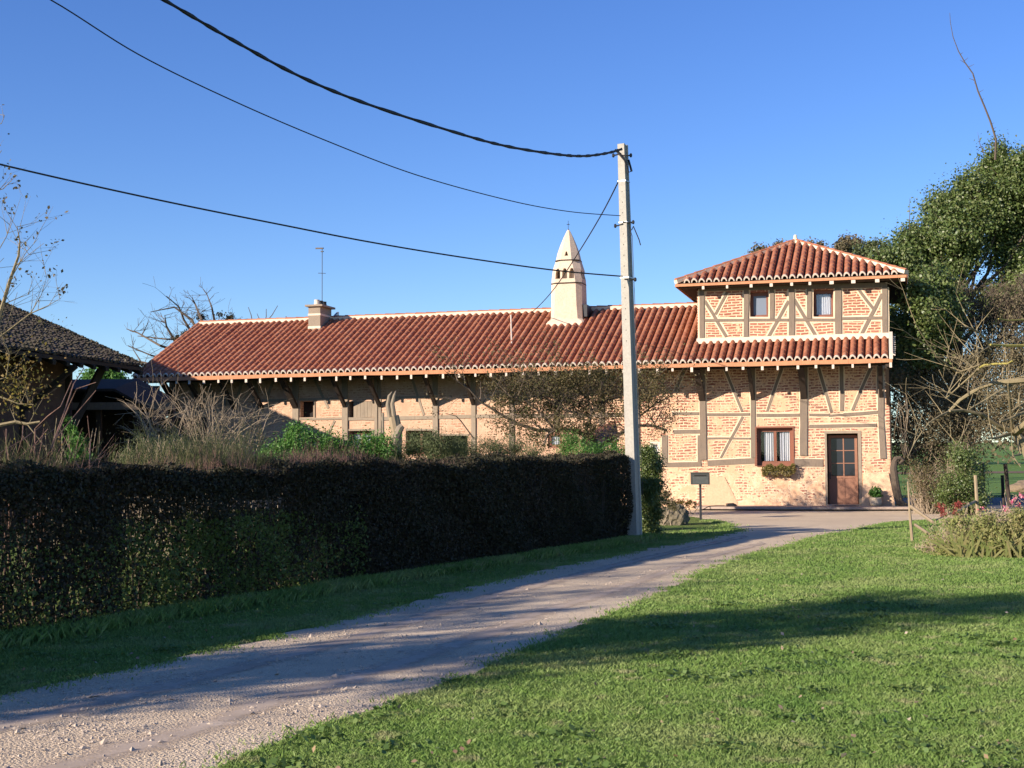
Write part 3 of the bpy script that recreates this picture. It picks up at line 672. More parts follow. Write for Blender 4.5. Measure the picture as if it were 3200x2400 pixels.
# ================================================================== GROUND
def gz(x, y):
    t = max(0, y-58); s = max(0, (y-58)/100)
    return min(t, 110)*.0085*min(1, s*2) + max(0, y-168)*.02
def grid(name, x0, x1, y0, y1, nx, ny, m, kind='structure', dz=0, warp=0):
    X = np.linspace(x0, x1, nx); Y = y0+(y1-y0)*np.linspace(0, 1, ny)**1.6
    vs = [(x, y, gz(x, y)+dz) for y in Y for x in X]
    fs = [(j*nx+i, j*nx+i+1, (j+1)*nx+i+1, (j+1)*nx+i) for j in range(ny-1) for i in range(nx-1)]
    me = bpy.data.meshes.new(name); me.from_pydata(vs, [], fs); me.materials.append(m); me.polygons.foreach_set('use_smooth', [True]*len(fs)); o = bpy.data.objects.new(name, me); C.objects.link(o)
    return tag(o, kind=kind)
def ground_mat(name, cols, scale, bstr=.6, bdist=.02, fine=60):
    m, nt, b = mat(name); v = coords(nt)
    a = noise_n(nt, v, scale, 7, .7); f = noise_n(nt, v, fine, 5, .75); g = noise_n(nt, v, fine*3, 3, .7)
    c = ramp(nt, a, [(.3, cols[0]), (.5, cols[1]), (.7, cols[2])])
    c = mix(nt, .5, c, ramp(nt, f, [(.3, sc3(cols[0], .65)), (.7, sc3(cols[2], 1.2))]))
    nt.links.new(c, b.inputs['Base Color']); b.inputs['Roughness'].default_value = .95; b.inputs['Specular IOR Level'].default_value = .1
    h = math_n(nt, 'ADD', f, math_n(nt, 'MULTIPLY', g, .5)); bump(nt, b, h, bstr, bdist); return m
M['lawn'] = ground_mat('lawn_soil', [(.11, .17, .035), (.15, .22, .05), (.20, .24, .07)], .7, 1, .03)
M['far_grass'] = ground_mat('far_grass', [(.09, .17, .03), (.12, .21, .045), (.15, .23, .06)], .05, .6, .05, 8)
grid('ground', -400, 400, -60, 600, 60, 90, M['lawn'])
def road_mat():
    m, nt, b = mat('gravel_road'); v = coords(nt)
    a = noise_n(nt, v, .55, 6, .65, .5); f = noise_n(nt, v, 45, 5, .75); 
    vo = nt.nodes.new('ShaderNodeTexVoronoi'); nt.links.new(v, vo.inputs['Vector']); vo.inputs['Scale'].default_value = 55
    vc = nt.nodes.new('ShaderNodeTexVoronoi'); nt.links.new(v, vc.inputs['Vector']); vc.inputs['Scale'].default_value = 140
    c = ramp(nt, a, [(.3, (.54, .42, .275)), (.5, (.66, .525, .345)), (.7, (.76, .62, .425))])
    c = mix(nt, .4, c, ramp(nt, f, [(.3, (.34, .26, .18)), (.55, (.64, .50, .36)), (.75, (.76, .66, .53))]))
    st = mix(nt, ramp(nt, noise_n(nt, v, 1.1, 4, .7), [(.42, (0, 0, 0)), (.6, (.55, .55, .55))]), c, vo.outputs['Color'], 'OVERLAY')
    hs = nt.nodes.new('ShaderNodeHueSaturation'); hs.inputs['Saturation'].default_value = .8; nt.links.new(st, hs.inputs['Color'])
    bw = mix(nt, .5, c, hs.outputs[0], 'MIX')
    nt.links.new(c, b.inputs['Base Color']); b.inputs['Roughness'].default_value = .95; b.inputs['Specular IOR Level'].default_value = .15
    h = math_n(nt, 'ADD', math_n(nt, 'MULTIPLY', f, .8), math_n(nt, 'SUBTRACT', 1, vo.outputs['Distance'])); h = math_n(nt, 'ADD', h, math_n(nt, 'MULTIPLY', vc.outputs['Distance'], -.4))
    bump(nt, b, h, .8, .016); return m
M['road'] = road_mat()
def jag(pts, step=.35, amp=.05):
    out = []
    for a, b in zip(pts, pts[1:]):
        a = V((a[0], a[1])); b = V((b[0], b[1])); n = max(1, int((b-a).length/step))
        for i in range(n):
            p = a+(b-a)*i/n; k = noise.noise(V((p.x*2.3, p.y*2.3, 1)))*amp*2+noise.noise(V((p.x*9, p.y*9, 4)))*amp
            out.append((p.x+k, p.y+k*.6))
    out.append((pts[-1][0], pts[-1][1])); return out
LPX = [(0, 2177), (289, 2115), (810, 2004), (1157, 1917), (1447, 1837), (1808, 1758), (2069, 1707), (2300, 1664), (2262, 1637), (2150, 1612), (1900, 1608)]
RPX = [(709, 2400), (868, 2315), (1128, 2235), (1345, 2155), (1635, 2040), (1808, 1960), (2025, 1881), (2257, 1765), (2430, 1714), (2604, 1671), (2835, 1627)]
L_ = [(-13, -1.5), (-6.6, 5.2)]+[tuple(gp(*p))[:2] for p in LPX]
R_2 = [(-5.5, -2), (-2.6, 4.2)]+[tuple(gp(*p))[:2] for p in RPX]
Lj = jag(L_, .3, .06); Rj = jag(R_2, .3, .06)
wl = wor(V((-6, .6, 0))); wr = wor(V((14, .6, 0)))
court_far = [(wl.x-4, wl.y+1.2), (wl.x, wl.y), (wr.x, wr.y)]
edge = gp(3300, 1607)
road_poly = Lj+court_far+[(edge.x+6, edge.y+1), (edge.x, edge.y)]+Rj[::-1]
me = bpy.data.meshes.new('road'); me.from_pydata([(x, y, .006) for x, y in road_poly], [], [tuple(range(len(road_poly)))]); me.materials.append(M['road'])
ro_ = bpy.data.objects.new('road', me); C.objects.link(ro_); tag(ro_, kind='structure')
import bmesh
bm = bmesh.new(); bm.from_mesh(me); bmesh.ops.triangulate(bm, faces=bm.faces[:]); bm.to_mesh(me); bm.free()
if me.polygons[0].normal.z < 0: me.flip_normals()
def inpoly(px, py, poly):
    x, y = np.asarray(px), np.asarray(py); ins = np.zeros(x.shape, bool); n = len(poly); j = n-1
    for i in range(n):
        xi, yi = poly[i]; xj, yj = poly[j]
        if yi != yj:
            c = ((yi > y) != (yj > y)) & (x < (xj-xi)*(y-yi)/(yj-yi)+xi); ins ^= c
        j = i
    return ins
# compacted wheel tracks with broken edges
def track_mat():
    m, nt, b = mat('wheel_track'); v = coords(nt); uv = coords(nt, 'UV'); sep = N(nt, 'ShaderNodeSeparateXYZ'); nt.links.new(uv, sep.inputs[0])
    d = math_n(nt, 'ABSOLUTE', math_n(nt, 'SUBTRACT', sep.outputs[0], .5))
    f = noise_n(nt, v, 2.6, 6, .7, .4); f2 = noise_n(nt, v, 30, 4, .7)
    s = math_n(nt, 'SUBTRACT', math_n(nt, 'ADD', math_n(nt, 'MULTIPLY', f, 1.1), math_n(nt, 'MULTIPLY', f2, .35)), math_n(nt, 'MULTIPLY', d, 1.5))
    a = ramp(nt, s, [(.30, (0, 0, 0)), (.62, (.75, .75, .75))])
    c = ramp(nt, noise_n(nt, v, 1.4, 5, .7), [(.35, (.44, .345, .25)), (.6, (.58, .46, .34)), (.75, (.78, .66, .52))])
    nt.links.new(c, b.inputs['Base Color']); b.inputs['Roughness'].default_value = .95; bump(nt, b, f2, .25, .006)
    t = nt.nodes.new('ShaderNodeBsdfTransparent'); mx = nt.nodes.new('ShaderNodeMixShader'); nt.links.new(a, mx.inputs[0]); nt.links.new(t.outputs[0], mx.inputs[1]); nt.links.new(b.outputs[0], mx.inputs[2]); nt.links.new(mx.outputs[0], nt.nodes['Material Output'].inputs['Surface']); return m
M['track'] = track_mat()
def resamp(P, n):
    P = np.array(P); s = np.concatenate([[0], np.cumsum(np.linalg.norm(np.diff(P, axis=0), axis=1))]); t = np.linspace(0, s[-1], n); return np.stack([np.interp(t, s, P[:, 0]), np.interp(t, s, P[:, 1])], 1)
LA = resamp([tuple(gp(*p))[:2] for p in [(-400, 2290)]+LPX[:8]], 90); RA = resamp([(-2.6, 4.2)]+[tuple(gp(*p))[:2] for p in RPX[:9]], 90)
for ce in (.30, .72):
    vs = []; fs = []
    for i in range(90):
        for j in range(5): p = LA[i]*(1-(ce+(j/4-.5)*.26))+RA[i]*(ce+(j/4-.5)*.26); vs.append((p[0], p[1], .011))
    for i in range(89):
        for j in range(4): fs.append((i*5+j, i*5+j+1, (i+1)*5+j+1, (i+1)*5+j))
    me = bpy.data.meshes.new('road_track'); me.from_pydata(vs, [], fs); me.materials.append(M['track']); ul_ = me.uv_layers.new(name='UVMap')
    for l in me.loops: ul_.data[l.index].uv = ((l.vertex_index % 5)/4, (l.vertex_index//5)/10)
    o = bpy.data.objects.new('road_track', me); C.objects.link(o); tag(o, kind='structure')
# terrace slab along the wall
te = MB(); a = loc(gp(2180, 1598)); 
te.prism([(-5.9, -1.25), (-2.6, -1.45), (-.9, -1.4), (1.0, -1.15), (1.0, .0), (-5.9, .0)], 2, .055, .125)
te.prism([(-5.7, -1.0), (.7, -.95), (.7, -.02), (-5.7, -.02)], 2, -.02, .055)
t_ = te.build('pavement', M['terrace']); t_.location = P0; t_.rotation_euler.z = -HEAD; tag(t_, kind='structure')
yd = MB(); yd.quad((13.5, 43, .012), (60, 43, .012), (60, 56, .012), (13.5, 56, .012)); M['asphalt'] = plain('yard_asphalt', (.085, .085, .095), .9, .15, 2, .4, .01)
tag(yd.build('path', M['asphalt']), kind='structure')
fs_ = MB(); 
for (y0, y1, x0, x1, m) in ((112, 122, 20, 90, 'soil'),): 
    n = 30
    for i in range(n):
        a = x0+(x1-x0)*i/n; b = x0+(x1-x0)*(i+1)/n; fs_.quad((a, y0, gz(a, y0)+.03), (b, y0, gz(b, y0)+.03), (b, y1, gz(b, y1)+.03), (a, y1, gz(a, y1)+.03))
M['soil'] = ground_mat('ploughed_soil', [(.12, .08, .05), (.17, .12, .08), (.22, .16, .1)], .3, .6, .03, 10)
tag(fs_.build('ploughed_strip', M['soil']), kind='structure')
grid('field', 12, 200, 58.5, 340, 40, 60, M['far_grass'], dz=.012)

# ------------------------------------------------------------------ grass blades
def patchy(m):
    nt = m.node_tree; v = coords(nt); n1 = noise_n(nt, v, .75, 4, .6); n2 = noise_n(nt, v, 3.2, 3, .6)
    b = nt.nodes['Principled BSDF']; src = b.inputs['Base Color'].links[0].from_socket
    c = mix(nt, ramp(nt, n1, [(.50, (0, 0, 0)), (.66, (.9, .9, .9))]), src, (.31, .37, .13)); c = mix(nt, ramp(nt, n2, [(.58, (0, 0, 0)), (.68, (.85, .85, .85))]), c, (.36, .35, .17))
    c = mix(nt, ramp(nt, n1, [(.30, (.55, .55, .55)), (.45, (0, 0, 0))]), c, (.12, .24, .05))
    for l in list(nt.links):
        if l.from_socket == src and l.to_node.bl_idname in ('ShaderNodeBsdfPrincipled', 'ShaderNodeBsdfTranslucent'): nt.links.new(c, l.to_socket)
M['grass'] = leaf_mat('grass_blades', [(.165, .28, .06), (.215, .345, .078), (.265, .385, .10), (.335, .415, .15), (.19, .28, .065)], .35, .6, .2)
patchy(M['grass'])
def blades(name, X, Y, h, w, lean=.45, m='grass', mats=None):
    n = len(X); P = np.stack([X, Y, np.zeros(n)], 1); a = RNG.uniform(0, 2*PI, n)
    hh = h*RNG.uniform(.5, 1.25, n); ww = w*RNG.uniform(.7, 1.3, n)
    d = np.stack([np.cos(a), np.sin(a), np.zeros(n)], 1)*ww[:, None]*.5
    b = RNG.uniform(0, 2*PI, n); tip = np.stack([np.cos(b)*hh*lean*RNG.uniform(.2, 1.4, n), np.sin(b)*hh*lean*RNG.uniform(.2, 1.4, n), hh], 1)
    midp = tip*np.array([.3, .3, .6])
    q = np.stack([P-d, P+d, P+midp+d*.75, P+tip, ], 1)
    return np_mesh(name, q, 4, mats or M[m])
roadA = road_poly
hb0 = gp(0, 2010); hb1 = gp(1965, 1692); hd = V((hb1.x-hb0.x, hb1.y-hb0.y, 0)).normalized(); hn = V((hd.y, -hd.x, 0))   # hedge base line, normal towards the road
def sample(n, y0, y1, power, wid=.40):
    u = RNG.uniform(0, 1, n); Y = (y0**(1-power)+(y1**(1-power)-y0**(1-power))*u)**(1/(1-power)) if power != 1 else y0*(y1/y0)**u
    X = RNG.uniform(-wid, wid, n)*Y; return X, Y
def side(X, Y): return (X-hb0.x)*hn.x+(Y-hb0.y)*hn.y
X, Y = sample(900000, 6.2, 40, 1.35)
Ya = RNG.uniform(1.5, 34, 330000); Xa = .40*Ya*RNG.choice([1, 1, 1, -1], 330000); Xa = Xa+np.sign(Xa)*RNG.uniform(0, 1, 330000)*np.clip(4.5-.02*Ya, 1, 9); X = np.concatenate([X, Xa]); Y = np.concatenate([Y, Ya])
pn = np.array([noise.noise(V((x*.6, y*.6, 0))) for x, y in zip(X[::40], Y[::40])])
keep = ~inpoly(X, Y, roadA) & (side(X, Y) > -.25)
bedm = ((X-8.1)/1.3)**2+((Y-22.7)/1.5)**2 < 1
hin = wor(V((-1, -1, 0)))
lo = (X-P0.x)*B.x+(Y-P0.y)*B.y > -1.2
keep &= ~bedm & ~lo
X, Y = X[keep], Y[keep]
dist = Y
hmod = .6+.55*(np.sin(X*1.7+Y*.9)*np.sin(X*.8-Y*1.3)*.5+.5)
blades('grass', X, Y, .030*hmod*(1+dist*.006), .0026+.0005*dist, .8)
bpy.data.objects['grass']['kind'] = 'stuff'
tag(bpy.data.objects['grass'], 'short green mown lawn grass with a few dry patches', 'grass')
# ragged moss and blades on the road edge
ex, ey = [], []
for pl_, s_ in ((Lj[2:-2], 1), (Rj[1:-3], -1)):
    A = np.array(pl_); k = RNG.integers(0, len(A)-1, 22000); t = RNG.uniform(0, 1, 22000)[:, None]
    Q = A[k]*(1-t)+A[k+1]*t; off = RNG.exponential(.07, (22000, 1))*RNG.choice([-1, 1, 1], (22000, 1)); dd = unit(A[k+1]-A[k]); nn = np.stack([dd[:, 1], -dd[:, 0]], 1)
    clump = np.sin(Q[:, 0]*7+Q[:, 1]*5)+np.sin(Q[:, 0]*3.1-Q[:, 1]*2.7) > -.5
    Q = (Q+nn*off)[clump]; ex.append(Q[:, 0]); ey.append(Q[:, 1])
X, Y = np.concatenate(ex), np.concatenate(ey); k = (Y > 6) & (Y < 36); X, Y = X[k], Y[k]
blades('edge_grass', X, Y, .03*(1+Y*.01), .004+.0006*Y, .8); tag(bpy.data.objects['edge_grass'], 'ragged low grass and moss creeping over the road edges', 'grass', kind='stuff')
# longer grass at the hedge foot
n = 42000; t = RNG.uniform(-3, 17.2, n); o = RNG.normal(.10, .14, n)
X = hb0.x+hd.x*t+hn.x*o; Y = hb0.y+hd.y*t+hn.y*o
blades('tall_grass', X, Y, .11, .003+.0003*Y, .7); tag(bpy.data.objects['tall_grass'], 'longer dark grass along the foot of the clipped hedge', 'grass', kind='stuff')
# pebbles
def pebbles(name, X, Y, s):
    n = len(X); s = s[:, None, None]*RNG.uniform(.6, 1.4, (n, 1, 1)); base = np.array([[1, 0, 0], [0, 1, 0], [-1, 0, 0], [0, -1, 0], [0, 0, .7]])
    v = (base[None]+RNG.normal(size=(n, 5, 3))*.22)*s*RNG.uniform(.6, 1.2, (n, 1, 3)); v += np.stack([X, Y, np.full(n, .008)], 1)[:, None]
    tri = v[:, [[0, 1, 4], [1, 2, 4], [2, 3, 4], [3, 0, 4]]].reshape(-1, 3, 3)
    return np_mesh(name, tri, 3, M['pebble'])
M['pebble'] = plain('pebbles', (.42, .34, .26), .9, .35, 30, .2, .002)
X, Y = sample(60000, 6.2, 22, 1.8); k = inpoly(X, Y, roadA); X, Y = X[k], Y[k]
cl = np.array([noise.noise(V((x*.9, y*1.6, 7))) for x, y in zip(X, Y)]); k = (cl > .02) | (RNG.uniform(size=len(X)) < .22); X, Y = X[k], Y[k]
pebbles('gravel', X, Y, RNG.exponential(.0035, len(X))+.0035); tag(bpy.data.objects['gravel'], 'loose small gravel scattered on the driveway', 'gravel', kind='stuff')
# fallen leaves
n = 330; X, Y = sample(n, 6.5, 22, 1.3); k = ~inpoly(X, Y, roadA) & (side(X, Y) > .1); X, Y = X[k], Y[k]
M['dead_leaf'] = leaf_mat('fallen_leaves', [(.42, .36, .28), (.30, .19, .09), (.20, .12, .06)], .1)
np_mesh('fallen_leaves', leaf_quads(np.stack([X, Y, RNG.uniform(.02, .05, len(X))], 1), .035, .7, np.array([[0, 0, 1.]]), .5), 4, M['dead_leaf'])
tag(bpy.data.objects['fallen_leaves'], 'scattered dry fallen leaves on the grass', 'leaves', kind='stuff')

# ================================================================== HEDGE
M['rosemary_'] = leaf_mat('olive_weeds', [(.12, .13, .05), (.17, .17, .07), (.20, .16, .09), (.10, .12, .04)], .3, .7, .15)
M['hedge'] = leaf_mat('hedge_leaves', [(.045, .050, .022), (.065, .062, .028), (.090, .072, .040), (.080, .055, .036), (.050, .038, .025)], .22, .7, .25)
M['hedge_backlit'] = leaf_mat('hedge_backlit_leaves', [(.16, .21, .05), (.26, .27, .09), (.12, .18, .04)], .45, .5, .4)  # yellow green leaf tones raised, sun shining through is put into the colour
M['core'] = plain('hedge_dark_blocker', (.012, .012, .009), 1, .3, 8, .8, .03)  # near black, for the added box that stops light leaking through
hedge = empty('hedge', (hb0.x, hb0.y, 0), 0, 'long clipped dark hedge with straight face along the left side of the driveway', 'hedge')
HL0, HL1 = -7.6, 16.4
def hp(t, o, z):
    return np.stack([hd.x*t+hn.x*o, hd.y*t+hn.y*o, z], -1)
def htop(t): return 1.43+.011*t+.035*np.sin(t*1.3)+.02*np.sin(t*4.1)
def hbulge(t, z): return .05*np.sin(t*1.9+z*2)+.04*np.sin(t*.7+1)+.03*np.sin(z*5+t*3)
n = 190000; t = HL0+(HL1-HL0)*RNG.uniform(0, 1, n)**1.0; z = RNG.uniform(.03, 1, n)**.9*htop(t)
o = hbulge(t, z)-RNG.exponential(.09, n)+.02-.10*np.clip(z/htop(t)-.93, 0, 1)*8
hole = (t < 6.2) & (z > .06) & (z < 1.12) & (np.sin(t*3.1+z*2)+np.sin(t*1.7-z*4.3)+.8*np.sin(t*7.3+1) > -.3) & (RNG.uniform(size=n) < .72)
P1 = hp(t, o, z)[~hole]
n2 = 90000; t2 = RNG.uniform(HL0, HL1, n2); o2 = -RNG.uniform(0, 1.05, n2); z2 = htop(t2)-RNG.exponential(.05, n2)+.02+.05*np.clip(np.sin(t2*6.1+o2*5)+np.sin(t2*2.7-o2*9), 0, 2)*RNG.uniform(size=n2)-.07*np.exp(-((o2+1.05)/.1)**2)
P2 = hp(t2, o2, z2)
n3 = 30000; t3 = RNG.uniform(HL0, HL1, n3); t3 = t3[(t3 > 6.2) | (RNG.uniform(size=n3) < .35)]; n3 = len(t3); P3 = hp(t3, -1.05+RNG.exponential(.06, n3), RNG.uniform(0.05, 1, n3)*htop(t3))
n4 = 9000; P4 = hp(HL1-RNG.exponential(.05, n4)+.03, -RNG.uniform(0, 1.05, n4), RNG.uniform(0, 1, n4)*htop(HL1))
PP = np.concatenate([P1, P2, P3, P4])
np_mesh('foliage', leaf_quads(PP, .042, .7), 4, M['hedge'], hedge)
# leaves coloured brighter as if sunlit from behind in the thin left stretch
n = 26000; t = RNG.uniform(-3, 6.3, n); z = RNG.uniform(.06, 1.0, n); k = (np.sin(t*3.1+z*2)+np.sin(t*1.7-z*4.3)+.8*np.sin(t*7.3+1) > -.1); t, z = t[k], z[k]
np_mesh('foliage', leaf_quads(hp(t, -RNG.uniform(0, 1.0, len(t)), z), .04, .75), 4, M['hedge_backlit'], hedge)['label'] = 'yellow green leaves painted bright as if backlit inside the thin part of the hedge'
n = 9000; t = RNG.normal(3.3, .9, n); z = RNG.uniform(.1, .95, n); k = np.sin(t*5)*np.sin(z*7+t)+RNG.uniform(-1, 1, n) > .0; t, z = t[k], z[k]
t = np.concatenate([t, RNG.uniform(-3, 6.2, 3500)]); z = np.concatenate([z, RNG.uniform(.08, .8, 3500)])
np_mesh('foliage', leaf_quads(hp(t, hbulge(t, z)+.01, z), .04, .75), 4, M['hedge_backlit'], hedge)['label'] = 'yellow green leaves painted bright as if backlit in the thin part of the hedge'
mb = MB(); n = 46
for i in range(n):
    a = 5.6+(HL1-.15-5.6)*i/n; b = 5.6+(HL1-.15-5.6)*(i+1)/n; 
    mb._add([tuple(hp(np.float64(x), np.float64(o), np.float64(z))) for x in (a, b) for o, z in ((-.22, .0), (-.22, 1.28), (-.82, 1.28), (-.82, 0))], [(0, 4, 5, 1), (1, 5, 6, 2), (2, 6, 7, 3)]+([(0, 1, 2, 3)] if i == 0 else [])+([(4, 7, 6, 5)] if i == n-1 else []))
mb.build('light_blocker', M['core'], hedge, rough=.08)  # added dark box hidden in the hedge to block light leaks
mb = MB()
for i in range(900):
    t = RNG.uniform(HL0, HL1); o = -RNG.uniform(.12, .9); p = V(hp(np.float64(t), np.float64(o), np.float64(0))); q = V(hp(np.float64(t+RNG.normal(0, .25)), np.float64(min(-.05, o+RNG.normal(0, .2))), np.float64(RNG.uniform(.9, 1.35))))
    m_ = p.lerp(q, .5)+V(RNG.normal(0, .05, 3)); mb.tube([p, m_, q], [.014, .009, .004], 3, cap=False)
for i in range(1500):      # clipped twig tips on the face
    t = RNG.uniform(HL0, HL1); z = RNG.uniform(.2, 1.42); p = V(hp(np.float64(t), np.float64(-.1), np.float64(z))); d = V((RNG.normal(0, .06), RNG.normal(0, .06), RNG.uniform(-.05, .14)))+hn*RNG.uniform(.05, .13)
    mb.tube([p, p+d], [.003, .0015], 3, cap=False)
mb.build('stems', M['bark'], hedge)
def shoots(name, T, O, z0, h, m, par, lean=.15, w=.005, sub=2):
    n = len(T); base = hp(T, O, z0); d = np.stack([RNG.normal(0, lean, n), RNG.normal(0, lean, n), np.ones(n)], 1); d = unit(d)*h[:, None]
    qs = []
    def strip(b, d, w):
        a = RNG.uniform(0, PI, len(b)); s = np.stack([np.cos(a), np.sin(a), np.zeros(len(b))], 1)*w
        return np.stack([b-s, b+s, b+d+s*.3, b+d-s*.3], 1)
    qs.append(strip(base, d, w))
    for k in range(sub):
        f = RNG.uniform(.2, .9, (n, 1)); b = base+d*f; dd = d*.35+RNG.normal(0, .3, (n, 3))*np.linalg.norm(d, axis=1, keepdims=True)*.45; dd[:, 2] = np.abs(dd[:, 2]); qs.append(strip(b, dd, w*.6))
    return np_mesh(name, np.concatenate(qs), 4, M[m], par)
n = 4200; T = RNG.uniform(-2.5, 9.5, n); T = np.where(RNG.uniform(size=n) < .3, RNG.uniform(5, 15.5, n), T); O = -RNG.uniform(.1, 1.0, n)
amp = .05+.17*np.exp(-((T-4.5)/3.2)**2)
shoots('shoots', T, O, htop(T)-.05, amp*(.35+.9*RNG.beta(1.3, 2.2, n)*(1.2+np.sin(T*2.3)*.6+np.sin(T*5.1+1)*.5)), 'bark_red', hedge, w=.0026, sub=4)

n = 9000; T = RNG.uniform(-1.5, 16, n); O = -RNG.uniform(.35, 1.6, n)
ww_ = shoots('weeds', T, O, htop(T)-.25, (.15+.20*np.exp(-((T-3.5)/3)**2))*(.4+RNG.beta(1.4, 2, n)*(1.3+.7*np.sin(T*1.9)+.4*np.sin(T*6))), 'rosemary_', None, .2, .004, 5)
ww_.location = hedge.location; tag(ww_, 'fine olive green weeds and grasses rising just behind the clipped hedge top', 'weeds', kind='stuff')
# broad leaved weeds in the lawn
wx_, wy_ = [], []
for i in range(150):
    y = RNG.uniform(6.6, 15); x = RNG.uniform(-.38, .38)*y; k = RNG.integers(10, 60); wx_.append(x+RNG.normal(0, .09, k)); wy_.append(y+RNG.normal(0, .09, k))
X, Y = np.concatenate(wx_), np.concatenate(wy_); k = ~inpoly(X, Y, roadA) & (side(X, Y) > .2); X, Y = X[k], Y[k]
M['clover'] = leaf_mat('lawn_weed_leaves', [(.09, .17, .035), (.12, .21, .05), (.16, .22, .06)], .3)
np_mesh('lawn_weeds', leaf_quads(np.stack([X, Y, RNG.uniform(.015, .04, len(X))], 1), .042, .8, np.array([[0, 0, 1.]]), .5), 4, M['clover'])
tag(bpy.data.objects['lawn_weeds'], 'small clover and broad leaved weeds in the lawn', 'weeds', kind='stuff')
# ================================================================== UTILITY POLE AND LINES
pb = gp(1985, 1690); PY = pb.y
ptp = dp(1946, 452, PY-.05)
pole = empty('utility_pole', (pb.x, pb.y, 0), math.radians(-28), 'tall tapering concrete utility pole at the end of the clipped hedge', 'utility pole')
def ploc(p): return Matrix.Rotation(math.radians(28), 3, 'Z') @ (V(p)-V((pb.x, pb.y, 0)))
tp = ploc(ptp); mb = MB()
def psec(t, wf, df, g=.0):
    c = V((tp.x*t, tp.y*t, tp.z*t)); a, b = wf/2, df/2
    return [c+V(p) for p in ((-a, -b, 0), (a, -b, 0), (a, -b*.55, 0), (a-.022, -b*.45, 0), (a-.022, b*.45, 0), (a, b*.55, 0), (a, b, 0), (-a, b, 0), (-a, b*.55, 0), (-a+.022, b*.45, 0), (-a+.022, -b*.45, 0), (-a, -b*.55, 0))]
K = 12; rings = [psec(i/K, .20+(.14-.20)*i/K, .29+(.20-.29)*i/K) for i in range(K+1)]
rings[0] = [p-V((0, 0, .3)) for p in rings[0]]
mb._add([p for r in rings for p in r], [(i*12+j, i*12+(j+1) % 12, (i+1)*12+(j+1) % 12, (i+1)*12+j) for i in range(K) for j in range(12)]+[tuple(range(K*12, K*12+12)), tuple(range(12))[::-1]])
mb.build('shaft', M['concrete'], pole)
for t in (.905, .80, .66):
    w, d = .215-.065*t+.012, .30-.10*t+.012; c = tp*t; mb = MB(); mb.box((c.x-w/2, c.y-d/2, c.z-.012), (c.x+w/2, c.y+d/2, c.z+.012)); mb.build('steel_band', M['galv'], pole)
hk = MB()
for i in range(16):
    t = .5+i*.027; c = tp*t; w, d = .215-.065*t, .30-.10*t; hk.box((c.x-.006, c.y-d/2-.002, c.z-.012), (c.x+.005, c.y-d/2+.01, c.z+.008))
hk.build('step_holes', M['void'], pole)
for t, sx in ((.975, -1), (.97, 1), (.80, 1), (.795, -1), (.655, 1)):
    c = tp*t; w = .215-.065*t; mb = MB(); mb.tube([(c.x, c.y-.12, c.z), (c.x+sx*(w/2+.03), c.y-.1, c.z-.02), (c.x+sx*(w/2+.11), c.y-.05, c.z-.01)], .014, 6); mb.lathe([(.012, -.04), (.028, -.02), (.028, .02), (.012, .04)], 8, (c.x+sx*(w/2+.11), c.y-.05, c.z-.01)); mb.build('cable_bracket', M['metal_dark'], pole)
mb = MB(); pts = [tp*.985+V((-.1, -.14, 0)), tp*.97+V((.0, -.15, 0)), tp*.955+V((.09, -.13, -.0)), tp*.925+V((.13, -.06, 0)), tp*.93+V((.17, 0, 0)), tp*.96+V((.1, .03, 0))]; mb.tube(pts, .022, 6)
pts = [tp*.79+V((.10, -.05, 0)), tp*.765+V((.14, 0, 0)), tp*.6+V((.15, 0, 0)), tp*.4+V((.16, 0, 0)), tp*.1+V((.19, 0, 0))]; mb.tube(pts, .006, 5)
pts = [tp*.78+V((.13, 0, 0)), tp*.79+V((.17, 0, 0)), tp*.755+V((.28, 0, 0)), tp*.74+V((.31, 0, 0))]; mb.tube(pts, .011, 5)
mb.build('down_lead', M['cable'], pole)
def cat(px, a, b, r, label, twist=0):
    P = [lp(x*1.44665, y*1.44665, a, b) for x, y in px]; Q = []
    for i in range(len(P)-1):      # smooth
        p0 = P[max(i-1, 0)]; p1 = P[i]; p2 = P[i+1]; p3 = P[min(i+2, len(P)-1)]
        for k in range(8):
            t = k/8; Q.append(.5*((2*p1)+(p2-p0)*t+(2*p0-5*p1+4*p2-p3)*t*t+(3*p1-p0-3*p2+p3)*t**3))
    Q.append(P[-1]); mb = MB(); mb.tube(Q, r, 6)
    if twist:
        for ph in (0, PI):
            mb.tube([q+V((math.cos(i*1.1+ph), 0, math.sin(i*1.1+ph)))*r*.8 for i, q in enumerate(Q)], r*.7, 5)
    return tag(mb.build('overhead_cable', M['cable']), label, 'cable', 'cables strung from the concrete pole')
e0 = (pb.x-.05, pb.y-.1)
cat([(-300, -620), (-100, -360), (100, -150), (355, 0), (500, 85), (650, 166), (800, 227), (1000, 291), (1100, 317), (1200, 333), (1260, 337), (1310, 331), (1343, 322)], e0, (-12, 7.5), .021, 'thick black twisted cable sagging from the pole top to the upper left', 1)
cat([(-250, -220), (-80, -95), (110, 0), (300, 118), (500, 216), (700, 302), (900, 378), (1100, 433), (1230, 457), (1340, 466)], e0, (-13, 7.5), .009, 'thin black cable reaching the pole below the thick cable')
cat([(-400, 240), (-200, 305), (0, 355), (200, 401), (400, 444), (600, 484), (800, 523), (1000, 556), (1200, 584), (1345, 597)], e0, (-15, 12), .013, 'lowest black cable crossing in front of the pointed chimney')
rA = wor(V((rp(1656, 982).x, RIDGE, 0)))
cat([(1338, 388), (1300, 462), (1250, 545), (1200, 620), (1165, 660), (1143, 679)], (pb.x-.06, pb.y), (rA.x, rA.y), .014, 'black service cable dropping steeply from the pole to the farmhouse ridge')

